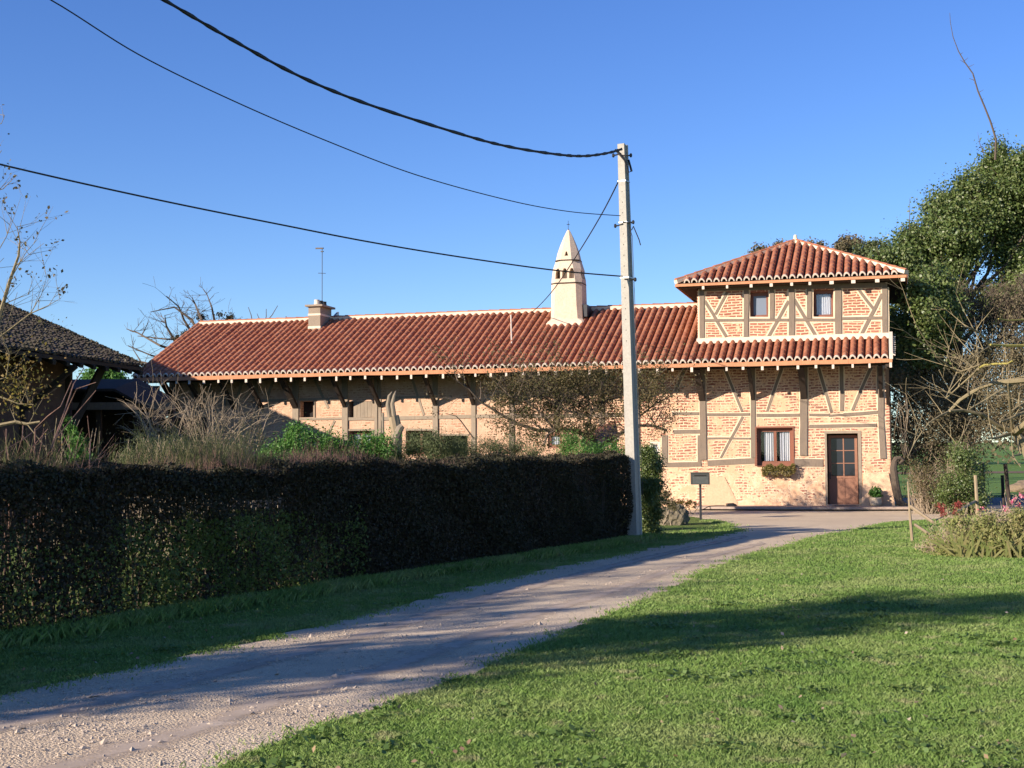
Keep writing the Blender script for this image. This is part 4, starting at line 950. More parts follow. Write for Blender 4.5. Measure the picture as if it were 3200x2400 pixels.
# ================================================================== OLD BARN AND SHED ON THE LEFT
T_ = V((-10.07, 37.57, 4.19)); HP = V((-20.9, 46.96, 8.62)); EV = V((-.7, -4.9, -.06))
barn = empty('old_barn', (-12.2, 34, 0), 0, 'old dark barn with low mossy tiled roof and crumbling mud wall on the left', 'barn')
def bl(p): return V(p)-V((-12.2, 34, 0))
E0, E1 = T_, T_+EV*2.9; R0, R1 = HP, HP+EV*2.9
mb = MB(); nrm = (E1-E0).cross(R0-E0).normalized(); nrm = nrm if nrm.z > 0 else -nrm
mb._add([bl(p) for p in (E0, E1, R1, R0)]+[bl(p)-nrm*.09 for p in (E0, E1, R1, R0)], [(0, 3, 2, 1), (4, 5, 6, 7), (0, 1, 5, 4), (1, 2, 6, 5), (2, 3, 7, 6), (3, 0, 4, 7)]); mb.build('roof_deck', M['timber_dark'], barn)
# old tiles laid in rough rows
ve = []; lat = (E1-E0).normalized(); LE = (E1-E0).length; upv = (R0-E0); ul = upv.length; upn = upv.normalized()
for i in range(int(LE/.21)):
    for j in range(int(ul/.24)):
        s = i*.21+RNG.normal(0, .015); t = j*.24+RNG.normal(0, .02); w = .20; l = .36
        h0 = .05+RNG.uniform(0, .05); h1 = .012; c = E0+lat*s+upn*t; a = c+nrm*h0; tw = lat*RNG.normal(0, .015)
        mid = .045
        ve.append([a-lat*w/2-nrm*.02, a+nrm*mid, c+upn*l+tw+nrm*(h1+mid), c+upn*l+tw-lat*w/2+nrm*h1]); ve.append([a+nrm*mid, a+lat*w/2-nrm*.02, c+upn*l+tw+lat*w/2+nrm*h1, c+upn*l+tw+nrm*(h1+mid)])
        ve.append([a-lat*w/2-nrm*.055, a+lat*w/2-nrm*.055, a+nrm*mid*1.0+lat*.01, a+nrm*mid-lat*.01])
ve = np.array([[tuple(bl(p)) for p in q] for q in ve]); np_mesh('roof_tiles', ve, 4, M['tile_old'], barn)
# moss tufts along the verge
mp_ = []
for i in range(2600):
    t = RNG.uniform(0, 1); p = E0+upv*t+lat*RNG.exponential(.05 if i % 3 else 1.2); mp_.append(tuple(bl(p)+nrm*RNG.uniform(.05, .12)))
M['moss'] = leaf_mat('roof_moss', [(.04, .036, .02), (.07, .06, .032), (.11, .09, .05)], .1)
np_mesh('moss', leaf_quads(np.array(mp_), .08, .8), 4, M['moss'], barn)
mud = brick_mat('barn_wall', .95, mortar=(.11, .075, .055), ochre=(.09, .06, .045), b1=(.07, .045, .035), b2=(.10, .07, .05)); M['mud'] = mud
wa = V((-11.75, 36.4, 0)); wd = EV.copy(); wd.z = 0; wd.normalize(); wb = wa+wd*13.5; wx = V((-wd.y, wd.x, 0)); wx = wx if wx.x < 0 else -wx
mb = MB(); 
def wall_(mb, a, b, t, z0, z1, za=None):
    n = V((-(b-a).y, (b-a).x, 0)).normalized(); n = n if n.x < 0 else -n
    vs = [a, b, b+n*t, a+n*t]; mb._add([bl(p+V((0, 0, z0))) for p in vs]+[bl(p+V((0, 0, z1 if i in (0, 1) else za or z1))) for i, p in enumerate(vs)], [(0, 3, 2, 1), (4, 5, 6, 7), (0, 1, 5, 4), (1, 2, 6, 5), (2, 3, 7, 6), (3, 0, 4, 7)])
wall_(mb, wa, wb, .35, -.1, 4.25, 4.35)
q = wa+wx*.4; wall_(mb, wa+wx*.36, wa+wx*7+V((0, .8, 0)), .3, -.1, 4.4); mb.build('wall', M['mud'], barn)
mb = MB(); LW0 = HP+V((-4.2, 4.0, 0)); LW0.z = 0; LW1 = LW0+EV*2.9; LW1.z = 0
lo0 = V((-25, 49.5, 6.0)); lo1 = lo0+EV*2.9
mb._add([bl(p) for p in (R0, R1, lo1, lo0)]+[bl(p)-V((0, 0, .1)) for p in (R0, R1, lo1, lo0)], [(0, 1, 2, 3), (7, 6, 5, 4), (0, 4, 5, 1), (1, 5, 6, 2), (2, 6, 7, 3), (3, 7, 4, 0)]); mb.build('roof_deck', M['timber_dark'], barn)
mb = MB(); q0 = V((-24.6, 49, 0)); q1 = q0+V((EV.x, EV.y, 0))*2.85; wall_(mb, q0, q1, .3, -.1, 5.9)
g0 = wb+V((0, .01, 0)); g1 = q1; n_ = V((0, -.3, 0)); r1 = R1+V((0, .3, -.15)); mb._add([bl(p) for p in (V((g0.x, g0.y, 0)), V((g1.x, g1.y, 0)), V((g1.x, g1.y, 6)), r1, V((g0.x, g0.y, 4.2)))]+[bl(p+n_) for p in (V((g0.x, g0.y, 0)), V((g1.x, g1.y, 0)), V((g1.x, g1.y, 6)), r1, V((g0.x, g0.y, 4.2)))], [(0, 1, 2, 3, 4), (9, 8, 7, 6, 5), (0, 4, 9, 5), (0, 5, 6, 1)]); mb.build('wall', M['mud'], barn)
for k in range(6):
    p = wa+wd*(.1+k*2.4); mb = MB(); mb.beam(bl(p-wx*.04), bl(p-wx*.04+V((0, 0, 4.2))), .2, .16, (1, 0, 0)); mb.build('post', M['timber_dark'], barn)
    if k: mb = MB(); mb.beam(bl(p-wx*.05+V((0, 0, 2.9))), bl(p-wx*1.4+V((0, 0, 3.98))), .12, .12); mb.build('brace', M['timber_dark'], barn)
mb = MB(); mb.beam(bl(wa+V((.2, -.2, 2.6))), bl(T_+V((-.9, -.9, -.1))), .18, .18); mb.build('brace', M['timber_dark'], barn)
for i in range(20):
    p = E0+lat*(i*.72+.2); mb = MB(); mb.beam(bl(p-nrm*.14-upn*.12), bl(p-nrm*.14+upn*2.6), .09, .1); mb.build('rafter', M['timber_dark'], barn)
shed = empty('open_shed', (-13.3, 43.5, 0), 0, 'dark open fronted timber shed between the mossy barn and the farmhouse', 'shed')
def sl(p): return V(p)-V((-13.3, 43.5, 0))
mb = MB(); ridge = [dp(170, 1186, 43.5), dp(432, 1184, 43.5), dp(532, 1238, 43.4), dp(550, 1278, 43.3)]
for a, b in zip(ridge, ridge[1:]):
    mb._add([sl(a), sl(b), sl(b+V((0, -2.6, -.45))), sl(a+V((0, -2.6, -.45)))]+[sl(a)-V((0, 0, .08)), sl(b)-V((0, 0, .08)), sl(b+V((0, -2.6, -.53))), sl(a+V((0, -2.6, -.53)))], [(0, 3, 2, 1), (4, 5, 6, 7), (2, 3, 7, 6), (1, 2, 6, 5), (0, 1, 5, 4), (0, 4, 7, 3)])
mb.build('roof', M['timber_dark'], shed)
mb = MB(); a = sl(dp(165, 1270, 41)); b = sl(dp(545, 1268, 41)); mb.beam(a, b, .16, .22); mb.build('beam', M['timber'], shed)
for x in (200, 310, 430, 535):
    mb = MB(); p = dp(x, 1270, 41.2); mb.beam(sl((p.x, p.y, 0)), sl(p), .15, .15); mb.build('post', M['timber_dark'], shed)
mb = MB(); mb.box(sl((-18, 43.6, 0)), sl((-11.2, 43.7, 4.05))); mb.box(sl((-18, 41.5, 0)), sl((-17.8, 43.59, 3.4))); mb.box(sl((-11.19, 43.6, 0)), sl((-9.7, 43.7, 3.05))); mb.build('wall', M['timber_dark'], shed)

# ================================================================== TREES AND SHRUBS
M['ivy'] = leaf_mat('ivy_leaves', [(.10, .155, .035), (.15, .20, .05), (.20, .24, .075), (.27, .28, .12), (.08, .12, .03)], .3, .45, .5)
M['twiggy'] = leaf_mat('dry_twig_leaves', [(.125, .108, .06), (.16, .135, .075), (.11, .105, .05), (.185, .15, .095)], .2, .8, .1)
M['brown_leaf'] = leaf_mat('withered_leaves', [(.14, .10, .045), (.20, .15, .08), (.10, .09, .035), (.25, .20, .12), (.08, .085, .03)], .3, .7, .2)
M['shrub'] = leaf_mat('green_shrub_leaves', [(.08, .20, .03), (.11, .26, .05), (.16, .30, .07), (.07, .15, .03)], .3, .5, .3)
M['rosemary'] = leaf_mat('grey_green_needles', [(.09, .12, .045), (.12, .15, .06), (.07, .11, .035), (.15, .16, .08)], .25, .6, .2)
M['yellow_leaf'] = leaf_mat('yellow_autumn_leaves', [(.36, .30, .05), (.28, .24, .04), (.22, .12, .05), (.30, .20, .08)], .4, .6, .2)
M['perennial'] = leaf_mat('perennial_leaves', [(.28, .31, .09), (.20, .27, .07), (.40, .38, .15), (.16, .23, .06), (.34, .28, .13)], .3, .6, .2)
M['red_leaf'] = leaf_mat('red_leaves', [(.35, .06, .05), (.28, .09, .06), (.42, .12, .10)], .4, .6, .2)
M['pink'] = leaf_mat('pink_petals', [(.75, .15, .30), (.85, .35, .45), (.9, .7, .65), (.7, .12, .08)], .3, .6, .2)
def blobs_px(L, D, depth=.8, pn=1.0):
    out = []
    for (x, y, r) in L:
        p = dp(x, y, D+random.uniform(-1, 1)*depth); rr = r/4300*D; out.append((p.x, p.y, p.z, rr, rr*depth, rr*pn))
    return out
def tree(name, base, h, r, blobs, n, size, lm, label, cat='tree', group=None, clump=.4, nclump=50, bark='bark', limbs=7, aspect=.65, hollow=.5):
    root = empty(name, base, 0, label, cat, group); bv = V(base); mb = MB(); rng = random.Random(hash(label) % 1000 if False else len(label)*7)
    top = V((base[0], base[1], base[2]+h)); pts = [V((0, 0, -.1)), V((rng.uniform(-.1, .1)*h*.3, 0, h*.35)), V((rng.uniform(-.12, .12)*h*.4, rng.uniform(-.05, .05)*h, h*.75))]
    mb.tube(pts, [r, r*.75, r*.4], 8, cap=False)
    bl_ = sorted(blobs, key=lambda b: -b[3])
    for b in bl_[:max(limbs, len(bl_))]:
        e = V(b[:3])-bv; t = min(.95, max(.25, e.z/h*.6)); s = pts[1].lerp(pts[2], max(0, (t-.35)/.4)) if t > .35 else pts[0].lerp(pts[1], t/.35)
        m1 = s.lerp(e, .5)+V((0, 0, -.06*h)); mb.tube([s, m1, e], [r*.35, r*.22, .012], 5, cap=False)
        for k in range(5):
            d = V((rng.uniform(-1, 1), rng.uniform(-1, 1), rng.uniform(-.4, 1))).normalized(); mb.tube([e.lerp(m1, .2), e+d*b[3]*.6, e+d*b[3]*1.05+V((0, 0, .1))], [.02, .012, .004], 4, cap=False)
    mb.build('trunk', M[bark], root)
    P, NN = crown_points(blobs, n, clump, nclump, hollow)
    P = P-np.array(base); np_mesh('crown', leaf_quads(P, size, aspect, NN, .8), 4, M[lm], root)
    return root
# the big ivy-clad tree to the right
IB = blobs_px([(2828, 830, 80), (2780, 900, 50), (2900, 775, 95), (2850, 745, 45), (2990, 730, 105), (2960, 640, 55), (2920, 650, 35), (3085, 640, 105), (3030, 600, 60), (3180, 600, 110), (3110, 520, 60), (3190, 510, 60), (3120, 478, 32), (2840, 930, 85), (2930, 900, 100),
    (3000, 800, 60), (3190, 760, 120), (3120, 720, 70), (2800, 1010, 55), (2830, 1085, 75), (2900, 1010, 90), (2980, 960, 60), (3200, 900, 110), (3120, 950, 80), (2850, 1180, 70), (2800, 1150, 50), (2760, 830, 40), (2740, 800, 25), (3260, 700, 140), (3300, 560, 120), (3300, 850, 150)], 50.5, .9)
IB += blobs_px([(2905, 960, 50), (2880, 1040, 45), (2935, 1050, 55), (2900, 1120, 45), (2960, 970, 50), (2925, 880, 50), (2870, 900, 40)], 44.2, .8)
ivy = tree('ivy_clad_tree', (dp(3030, 1500, 51).x, 51, 0), 12.4, .28, IB, 215000, .11, 'ivy', 'big evergreen tree smothered in ivy behind the right end of the farmhouse', clump=.45, nclump=55, hollow=.2)
mb = MB(); off = V(ivy.location)
for L, r in (([(3110, 500), (3112, 435), (3095, 380), (3075, 330), (3056, 285), (3040, 230), (3015, 195), (2995, 160), (2978, 115), (2970, 70), (2968, 40)], .045), ([(3075, 480), (3062, 450), (3055, 412)], .02), ([(2842, 720), (2843, 660), (2843, 618)], .018)):
    P = [dp(x, y, 50)-off for x, y in L]; mb.tube(P, [r*(1-.85*i/(len(P)-1)) for i in range(len(P))], 5)
    if len(P) > 5:
        for i in range(1, 7):
            for k in range(2): q = P[i].lerp(P[i+1], random.random()); mb.tube([q, q+V((random.uniform(-.22, .22), 0, random.uniform(.02, .14)))], [.014, .006], 4)
mb.build('long_shoot', M['bark'], ivy)
# trees peeping over the upper roof and beyond
for i, (L, D, lab) in enumerate([([(2650, 770, 26), (2628, 782, 20), (2672, 762, 14)], 84, 'small grey green treetop just right of the hipped roof peak'), ([(2715, 785, 34), (2745, 790, 40), (2700, 800, 30)], 80, 'grey green treetop between the hipped roof and the ivy tree'),
                                 ([(2375, 788, 10), (2362, 792, 8)], 84, 'tiny treetop showing over the left slope of the hipped roof'), ([(2440, 772, 12)], 84, 'tiny treetop just left of the hipped roof finial'), ([(2558, 770, 9), (2525, 768, 12)], 84, 'thin treetop just right of the hipped roof finial')]):
    b = blobs_px(L, D, .7); tree('far_tree', (b[0][0], D, 0), b[0][2]-1, .3, b, 2600 if i < 2 else 700, .16, 'twiggy' if i != 1 else 'rosemary', lab, group='treetops beyond the farmhouse', clump=.4, nclump=30)
b = blobs_px([(300, 1176, 18), (335, 1170, 20), (365, 1178, 16), (280, 1190, 14)], 74, .6); tree('far_tree', (b[1][0], 74, 0), 4, .3, b, 4200, .16, 'shrub', 'small green tree seen through the gap under the barn roof', clump=.5, nclump=20)
# thicket of brown twigs under the ivy tree
def thicket(name, px, D, n, size, lm, label, cat='shrub', twig=0, bark='bark_light', th=1.0, dirx=0, **k):
    bl_ = blobs_px(px, D, .7); x0 = sum(b[0] for b in bl_)/len(bl_); root = empty(name, (x0, D, 0), 0, label, cat)
    P, NN = crown_points(bl_, n, k.get('clump', .4), k.get('nclump', 40), k.get('hollow', .3)); P[:, 2] = np.abs(P[:, 2])
    if n: np_mesh('foliage', leaf_quads(P-np.array([x0, D, 0]), size, k.get('aspect', .6), NN, .9, up=k.get('up', 0)), 4, M[lm], root)
    if twig:
        mb = MB(); rng = random.Random(n+twig)
        for i in range(twig):
            b = rng.choice(bl_); s = V((b[0]-x0+rng.uniform(-.5, .5)*b[3], rng.uniform(-.4, .4), 0 if k.get('ground', True) else b[2]-b[5]))
            e = V((b[0]-x0+rng.uniform(-1, 1)*b[3]+dirx, rng.uniform(-.5, .5), b[2]+rng.uniform(-.2, 1.0)*b[5])); mid = s.lerp(e, .5)+V((rng.uniform(-.3, .3), rng.uniform(-.2, .2), rng.uniform(0, .3)))*th
            mb.tube([s, mid, e], [k.get('tr', .012), k.get('tr', .012)*.7, .003], 3, cap=False)
            for j in range(k.get('side', 3)):
                q = mid.lerp(e, rng.random()); dd = V((rng.uniform(-1, 1), rng.uniform(-.6, .6), rng.uniform(-.2, 1)))*b[3]*.35; mb.tube([q, q+dd*.6+V((0, 0, .03)), q+dd], [.007, .005, .002], 3, cap=False)
        mb.build('twigs', M[bark], root)
    return root
thicket('bare_thicket', [(2960, 1080, 70), (3060, 1030, 90), (3150, 980, 90), (3200, 1080, 90), (3080, 1130, 80), (2990, 1170, 70), (3180, 930, 80), (3060, 950, 70), (3250, 1000, 100), (2900, 1120, 50), (3000, 990, 50)], 45.5, 7000, .08, 'twiggy', 'tall thicket of bare upright grey twigs in front of the ivy tree', twig=420, tr=.014, side=9, th=1.6, ground=False, bark='bark')
thicket('dense_thicket', [(2830, 1260, 60), (2880, 1230, 80), (2960, 1250, 90), (3050, 1240, 90), (2830, 1340, 70), (2900, 1350, 90), (3000, 1350, 90), (3070, 1320, 60), (2840, 1420, 60), (2930, 1430, 70), (3000, 1410, 50), (2800, 1180, 40), (3150, 1260, 90), (3200, 1200, 80), (3130, 1320, 50), (3180, 1330, 50), (3240, 1290, 70), (2950, 1150, 80), (3060, 1140, 90), (3170, 1120, 90)], 44.3, 62000, .07, 'twiggy', 'dense brown thicket of fine twigs right of the farmhouse corner', twig=120, ground=False, clump=.5, nclump=60, hollow=.0)
thicket('brown_bush', [(2872, 1490, 36), (2895, 1500, 50), (2935, 1520, 50), (2885, 1560, 40), (2915, 1570, 48), (2960, 1490, 40)], 39.5, 9000, .045, 'brown_leaf', 'reddish brown half bare bush beside the farmhouse corner', twig=260, tr=.009)
thicket('green_bush', [(3010, 1440, 45), (2990, 1500, 55), (3040, 1500, 55), (3030, 1560, 50), (2990, 1570, 50), (3000, 1400, 28), (3070, 1570, 35)], 37, 15000, .06, 'ivy', 'upright dark green bush behind the wooden stake fence', twig=60, clump=.3)
# far wood closing the field
wd_ = []
for i in range(26):
    x = 20+i*7+random.uniform(-2, 2); y = 170+random.uniform(-5, 5); r = random.uniform(4.5, 7); wd_.append((x, y, gz(x, y)+r*.75, r, 3, r))
P, NN = crown_points(wd_, 26000, 1.6, 6, .3); o = np_mesh('distant_wood', leaf_quads(P, .55, .8, NN, .8), 4, M['twiggy']); tag(o, 'brown distant wood at the end of the field', 'wood', kind='stuff')
# bare fruit tree in the right foreground with lichened limbs
ft0 = gp(3172, 1668); FY = ft0.y
fr = empty('fruit_tree', (ft0.x, FY, 0), 0, 'leafless old fruit tree with yellow lichened limbs at the right edge', 'tree')
def lim(L, D0, D1, r0, r1, m=0, mb=None):
    P = [dp(x, y, D0+(D1-D0)*i/(len(L)-1))-V(fr.location) for i, (x, y) in enumerate(L)]; mb.tube(P, [r0+(r1-r0)*i/(len(L)-1) for i in range(len(L))], 6, m); return P
mb = MB(); ly = MB(); rng = random.Random(5)
lim([(3262, 1690), (3245, 1560), (3225, 1450), (3200, 1390), (3172, 1352)], FY, FY, .13, .08, 0, mb)
LM = [([(3172, 1352), (3120, 1330), (3070, 1295), (3010, 1282), (2968, 1284)], .045, .025), ([(2968, 1284), (2935, 1300), (2902, 1322), (2860, 1380), (2835, 1432)], .025, .006), ([(2968, 1284), (3000, 1250), (3060, 1212), (3110, 1195), (3160, 1192), (3240, 1185)], .03, .06),
      ([(3172, 1352), (3140, 1360), (3110, 1370), (3085, 1368)], .04, .015), ([(3172, 1352), (3200, 1330), (3260, 1260)], .09, .06), ([(3165, 1350), (3160, 1310), (3155, 1260), (3150, 1200)], .035, .015), ([(3260, 1180), (3180, 1192), (3120, 1225), (3070, 1255), (3030, 1278)], .045, .015),
      ([(3260, 1290), (3200, 1288), (3150, 1310), (3125, 1318)], .04, .02), ([(3260, 1240), (3200, 1258), (3160, 1285), (3125, 1312)], .035, .015), ([(2990, 1165), (2960, 1140), (2925, 1110), (2890, 1060), (2858, 1008)], .022, .010), ([(2990, 1165), (2980, 1185), (2955, 1245)], .018, .007),
      ([(2955, 1245), (3000, 1205), (3045, 1165), (3055, 1153)], .012, .025), ([(3095, 1078), (3060, 1040), (3035, 1025), (3005, 1020)], .028, .01), ([(2990, 1165), (3020, 1155), (3060, 1140)], .018, .012), ([(3110, 1200), (3060, 1165), (3020, 1120)], .015, .005), ([(3095, 1078), (3060, 1100), (3030, 1120)], .014, .005),
      ([(3034, 1308), (3020, 1340), (2978, 1410)], .012, .004), ([(3172, 1352), (3190, 1420), (3165, 1425), (3190, 1460)], .03, .006)]
for L, r0, r1 in LM:
    P = lim(L, FY-.5, FY-1.4+rng.uniform(-.4, .4), r0, r1, 0, mb)
    for k in range(4):
        i = rng.randint(1, len(P)-1); q = P[i-1].lerp(P[i], rng.random()); branch(mb, q, (rng.uniform(-1, .5), rng.uniform(-.5, .5), rng.uniform(-.1, 1)), rng.uniform(.4, 1.3), .010, 1, 3, .3, .1, (1, 3), .5, None, None, rng)
mb.build('trunk', M['lichen'], fr)
for L, r0, r1 in (([(3260, 1078), (3200, 1080), (3140, 1080), (3095, 1077)], .035, .022), ([(3055, 1153), (3075, 1141), (3110, 1137), (3150, 1136), (3162, 1128)], .022, .02), ([(3260, 990), (3200, 999), (3150, 1001), (3120, 996)], .02, .012)):
    lim(L, FY-.5, FY-1.2, r0, r1, 0, ly)
ly.build('lichened_limb', M['lichen_y'], fr)
# leafless tree behind the left end of the farmhouse
lt = empty('leafless_tree', (dp(640, 1400, 57).x, 57, 0), 0, 'leafless tree with dark mistletoe clumps behind the left end of the red roof', 'tree')
mb = MB(); rng = random.Random(21); off = V(lt.location); mb.tube([V((0, 0, -.1)), V((.2, 0, 2.5)), V((-.1, 0, 4.5))], [.28, .22, .16], 7)
for L in ([(640, 1080), (600, 1040), (575, 1000), (560, 960), (520, 925)], [(640, 1080), (560, 1100), (500, 1080), (430, 1040), (395, 1028)], [(640, 1080), (670, 1000), (662, 960), (645, 915)], [(650, 1080), (690, 1010), (725, 1005), (748, 1012)], [(640, 1090), (540, 1130), (470, 1110), (400, 1080)],
          [(640, 1080), (600, 1000), (545, 960), (470, 975)], [(645, 1060), (630, 1000), (610, 950), (600, 930)], [(560, 1090), (520, 1020), (515, 985)], [(640, 1100), (520, 1150), (440, 1130), (415, 1090)], [(640, 1080), (600, 1060), (520, 1060), (430, 1050)]):
    P = [V((-.1, 0, 4.3))]+[dp(x, y, 57+rng.uniform(-1, 1))-off for x, y in L]; mb.tube(P, [.10*(1-.85*i/(len(P)-1)) for i in range(len(P))], 5)
    for k in range(11):
        i = rng.randint(2, len(P)-1); q = P[i-1].lerp(P[i], rng.random()); branch(mb, q, (rng.uniform(-1, 1), rng.uniform(-.6, .6), rng.uniform(-.2, 1)), rng.uniform(.35, 1.0), .016, 1, 3, .35, .12, (2, 4), .55, None, None, rng, minr=.006)
mb.build('trunk', M['bark'], lt)
b = blobs_px([(627, 990, 10), (690, 985, 6), (575, 1050, 14), (610, 1035, 18), (556, 1060, 10), (715, 1000, 12), (735, 1008, 8), (662, 1010, 10), (590, 1070, 22), (640, 1020, 14)], 57, .9)
P, NN = crown_points(b, 3800, .16, 90, .0); np_mesh('mistletoe', leaf_quads(P-np.array(off), .09, .6), 4, M['hedge'], lt)
tw = empty('sapling', (dp(820, 1300, 56).x, 56, 0), 0, 'bare twig tips rising behind the red roof left of the small chimney', 'tree'); mb = MB(); off = V(tw.location)
for L in ([(792, 1030), (785, 985), (776, 960)], [(825, 1030), (812, 1000), (803, 980)], [(822, 1020), (832, 990), (832, 965)], [(824, 1015), (850, 985), (868, 955)], [(893, 1015), (894, 988)]):
    P = [V((0, 0, 0)), dp(L[0][0], 1150, 56)-off]+[dp(x, y, 56)-off for x, y in L]; mb.tube(P, [.04, .035]+[.028*(1-.25*i) for i in range(len(L))], 4)
mb.build('stems', M['bark'], tw)
# apple tree in front of the facade, withered leaves
at0 = V((dp(1880, 1500, 37.5).x, 37.5, 0)); at = empty('apple_tree', at0, 0, 'spreading old apple tree with withered brown leaves in front of the facade', 'tree'); mb = MB(); rng = random.Random(3); tips = []
def al(L, r0, r1, D0=37.5, D1=37.0, kids=5, kl=.8):
    P = [dp(x, y, D0+(D1-D0)*i/(len(L)-1))-at0 for i, (x, y) in enumerate(L)]; mb.tube(P, [r0+(r1-r0)*i/(len(L)-1) for i in range(len(L))], 6)
    for k in range(kids):
        i = rng.randint(1, len(P)-1); q = P[i-1].lerp(P[i], rng.random()); branch(mb, q, (rng.uniform(-1, 1), rng.uniform(-.8, .8), rng.uniform(-.2, 1)), kl*rng.uniform(.6, 1.4), .016, 2, 3, .3, .1, (2, 3), .6, None, tips, rng)
al([(1885, 1620), (1880, 1500), (1868, 1420), (1850, 1360)], .13, .10, 37.5, 37.5, 0)
al([(1850, 1365), (1790, 1345), (1735, 1343), (1680, 1345), (1610, 1322), (1550, 1285), (1500, 1255), (1465, 1215), (1425, 1188)], .07, .012, 37.5, 36.4, 16)
al([(1700, 1390), (1710, 1360), (1735, 1345)], .03, .03, 36.6, 36.8, 3); al([(1480, 1370), (1440, 1315), (1425, 1300), (1392, 1292)], .022, .008, 36.5, 36.3, 0)
al([(1820, 1395), (1835, 1330), (1850, 1290), (1838, 1250), (1800, 1210), (1780, 1160)], .06, .012, 37.2, 37.5, 14); al([(1850, 1290), (1880, 1262), (1900, 1220), (1930, 1180)], .04, .01, 37.3, 37.6, 10)
al([(1850, 1360), (1840, 1300), (1760, 1280), (1700, 1240), (1650, 1200), (1600, 1180)], .05, .01, 37.5, 37.2, 16); al([(1868, 1400), (1950, 1350), (2000, 1250), (2030, 1200)], .06, .012, 37.5, 37.5, 14)
al([(1870, 1400), (1980, 1330), (2040, 1330), (2085, 1345)], .05, .035, 37.5, 37.2, 8); al([(2000, 1300), (2050, 1260), (2095, 1240)], .03, .012, 37.3, 37.5, 8); al([(1760, 1280), (1720, 1230), (1700, 1170)], .03, .01, 37.2, 37, 10); al([(1735, 1345), (1690, 1290), (1640, 1250), (1590, 1240)], .035, .01, 37, 36.6, 12)
mb.build('trunk', M['bark'], at)
BL = blobs_px([(1560, 1260, 45), (1610, 1225, 60), (1680, 1200, 60), (1750, 1185, 60), (1820, 1180, 60), (1880, 1185, 55), (1640, 1290, 60), (1720, 1270, 70), (1800, 1260, 70), (1870, 1260, 60), (1580, 1330, 40), (1680, 1350, 60), (1770, 1350, 60), (1840, 1340, 45), (1990, 1190, 50), (2045, 1185, 45), (2020, 1240, 50), (1960, 1280, 40), (2080, 1310, 22), (1540, 1210, 25), (2060, 1345, 28)], 37.2, .75)
P, NN = crown_points(BL, 17000, .26, 60, .1); tp_ = np.array([tuple(t[0]+at0) for t in tips]); k = RNG.integers(0, len(tp_), 6500); P2 = tp_[k]+RNG.normal(0, .13, (6500, 3)); P = np.concatenate([P, P2])
np_mesh('crown', leaf_quads(P-np.array(at0), .062, .6), 4, M['brown_leaf'], at)
# dry bramble shrub with pale arching twigs
rng = random.Random(9); bs0 = V((dp(620, 1500, 30).x, 30, 0)); bs = empty('bramble_shrub', bs0, 0, 'big leafless shrub of pale arching twigs behind the hedge in front of the dark wall', 'shrub'); mb = MB()
for i in range(60):
    x = rng.uniform(370, 880); y = rng.uniform(1225, 1330)+abs(x-640)*.12; s = V((rng.uniform(-.8, .8), rng.uniform(-.7, .7), 0)); e = dp(x, y, 30+rng.uniform(-.8, .8))-bs0
    m1 = s.lerp(e, .45)+V((rng.uniform(-.2, .2), 0, .35)); m2 = s.lerp(e, .8)+V((0, 0, .25)); r = rng.uniform(.010, .02); mb.tube([s, m1, m2, e, e+(e-s).normalized()*.3+V((0, 0, -.2))], [r, r*.8, r*.6, r*.4, .003], 4, cap=False)
    for k in range(4): q = m1.lerp(e, rng.random()); branch(mb, q, (rng.uniform(-1, 1), rng.uniform(-.6, .6), rng.uniform(-.3, .9)), rng.uniform(.3, .9), r*.5, 1, 3, .4, .05, (1, 3), .6, None, None, rng)
mb.build('twigs', M['bark_light'], bs)
n = 1800; P = np.array(bs0)+RNG.normal(0, 1, (n, 3))*np.array([1.3, .5, .5])+np.array([0, 0, 1.5]); np_mesh('foliage', leaf_quads(P-np.array(bs0), .05), 4, M['brown_leaf'], bs)
# garden shrubs showing above the hedge
def mound(name, L, D, n, size, lm, label, up=.8, **k): return thicket(name, L, D, n, size, lm, label, up=up, hollow=.2, **k)
mound('garden_shrub', [(900, 1400, 50), (960, 1390, 55), (1040, 1395, 50), (1010, 1420, 60), (1090, 1420, 50), (860, 1420, 40)], 27, 11000, .05, 'shrub', 'low bright green leafy shrub behind the hedge below the diagonal wall shadow', clump=.22, nclump=120)
mound('garden_shrub', [(1140, 1410, 45), (1190, 1420, 45), (1170, 1385, 25)], 27.5, 5200, .05, 'shrub', 'green leafy shrub behind the hedge left of the split pale trunk', clump=.22, nclump=120)
mound('garden_shrub', [(925, 1345, 14), (915, 1370, 20), (890, 1380, 18)], 26.6, 1200, .05, 'shrub', 'thin green sprig rising over the low leafy shrub', clump=.12, nclump=200, twig=10)
mound('garden_shrub', [(1250, 1420, 40), (1300, 1400, 40), (1340, 1390, 40), (1370, 1415, 50), (1290, 1370, 16), (1355, 1365, 20)], 28, 9000, .055, 'rosemary', 'feathery green shrub behind the hedge below the pair of small windows', clump=.2, nclump=120, aspect=.25)
mound('garden_shrub', [(1430, 1410, 45), (1480, 1415, 45), (1550, 1410, 50), (1610, 1412, 45), (1670, 1420, 40)], 28.5, 11000, .055, 'rosemary', 'long grey green grassy shrub behind the hedge under the apple tree', clump=.2, nclump=120, aspect=.2)
mound('garden_shrub', [(1790, 1385, 28), (1775, 1410, 40), (1830, 1420, 40), (1880, 1425, 40), (1930, 1420, 40)], 28.5, 9000, .05, 'shrub', 'rounded green shrub behind the hedge left of the concrete pole', clump=.2, nclump=120, aspect=.3)
mound('weed_clump', [(420, 1430, 45), (500, 1420, 50), (580, 1420, 50), (660, 1420, 50), (740, 1425, 50), (540, 1390, 30), (445, 1380, 22)], 22, 9000, .05, 'rosemary', 'wild olive green weeds rising over the middle of the hedge', clump=.2, nclump=120, aspect=.15, twig=120, tr=.005)
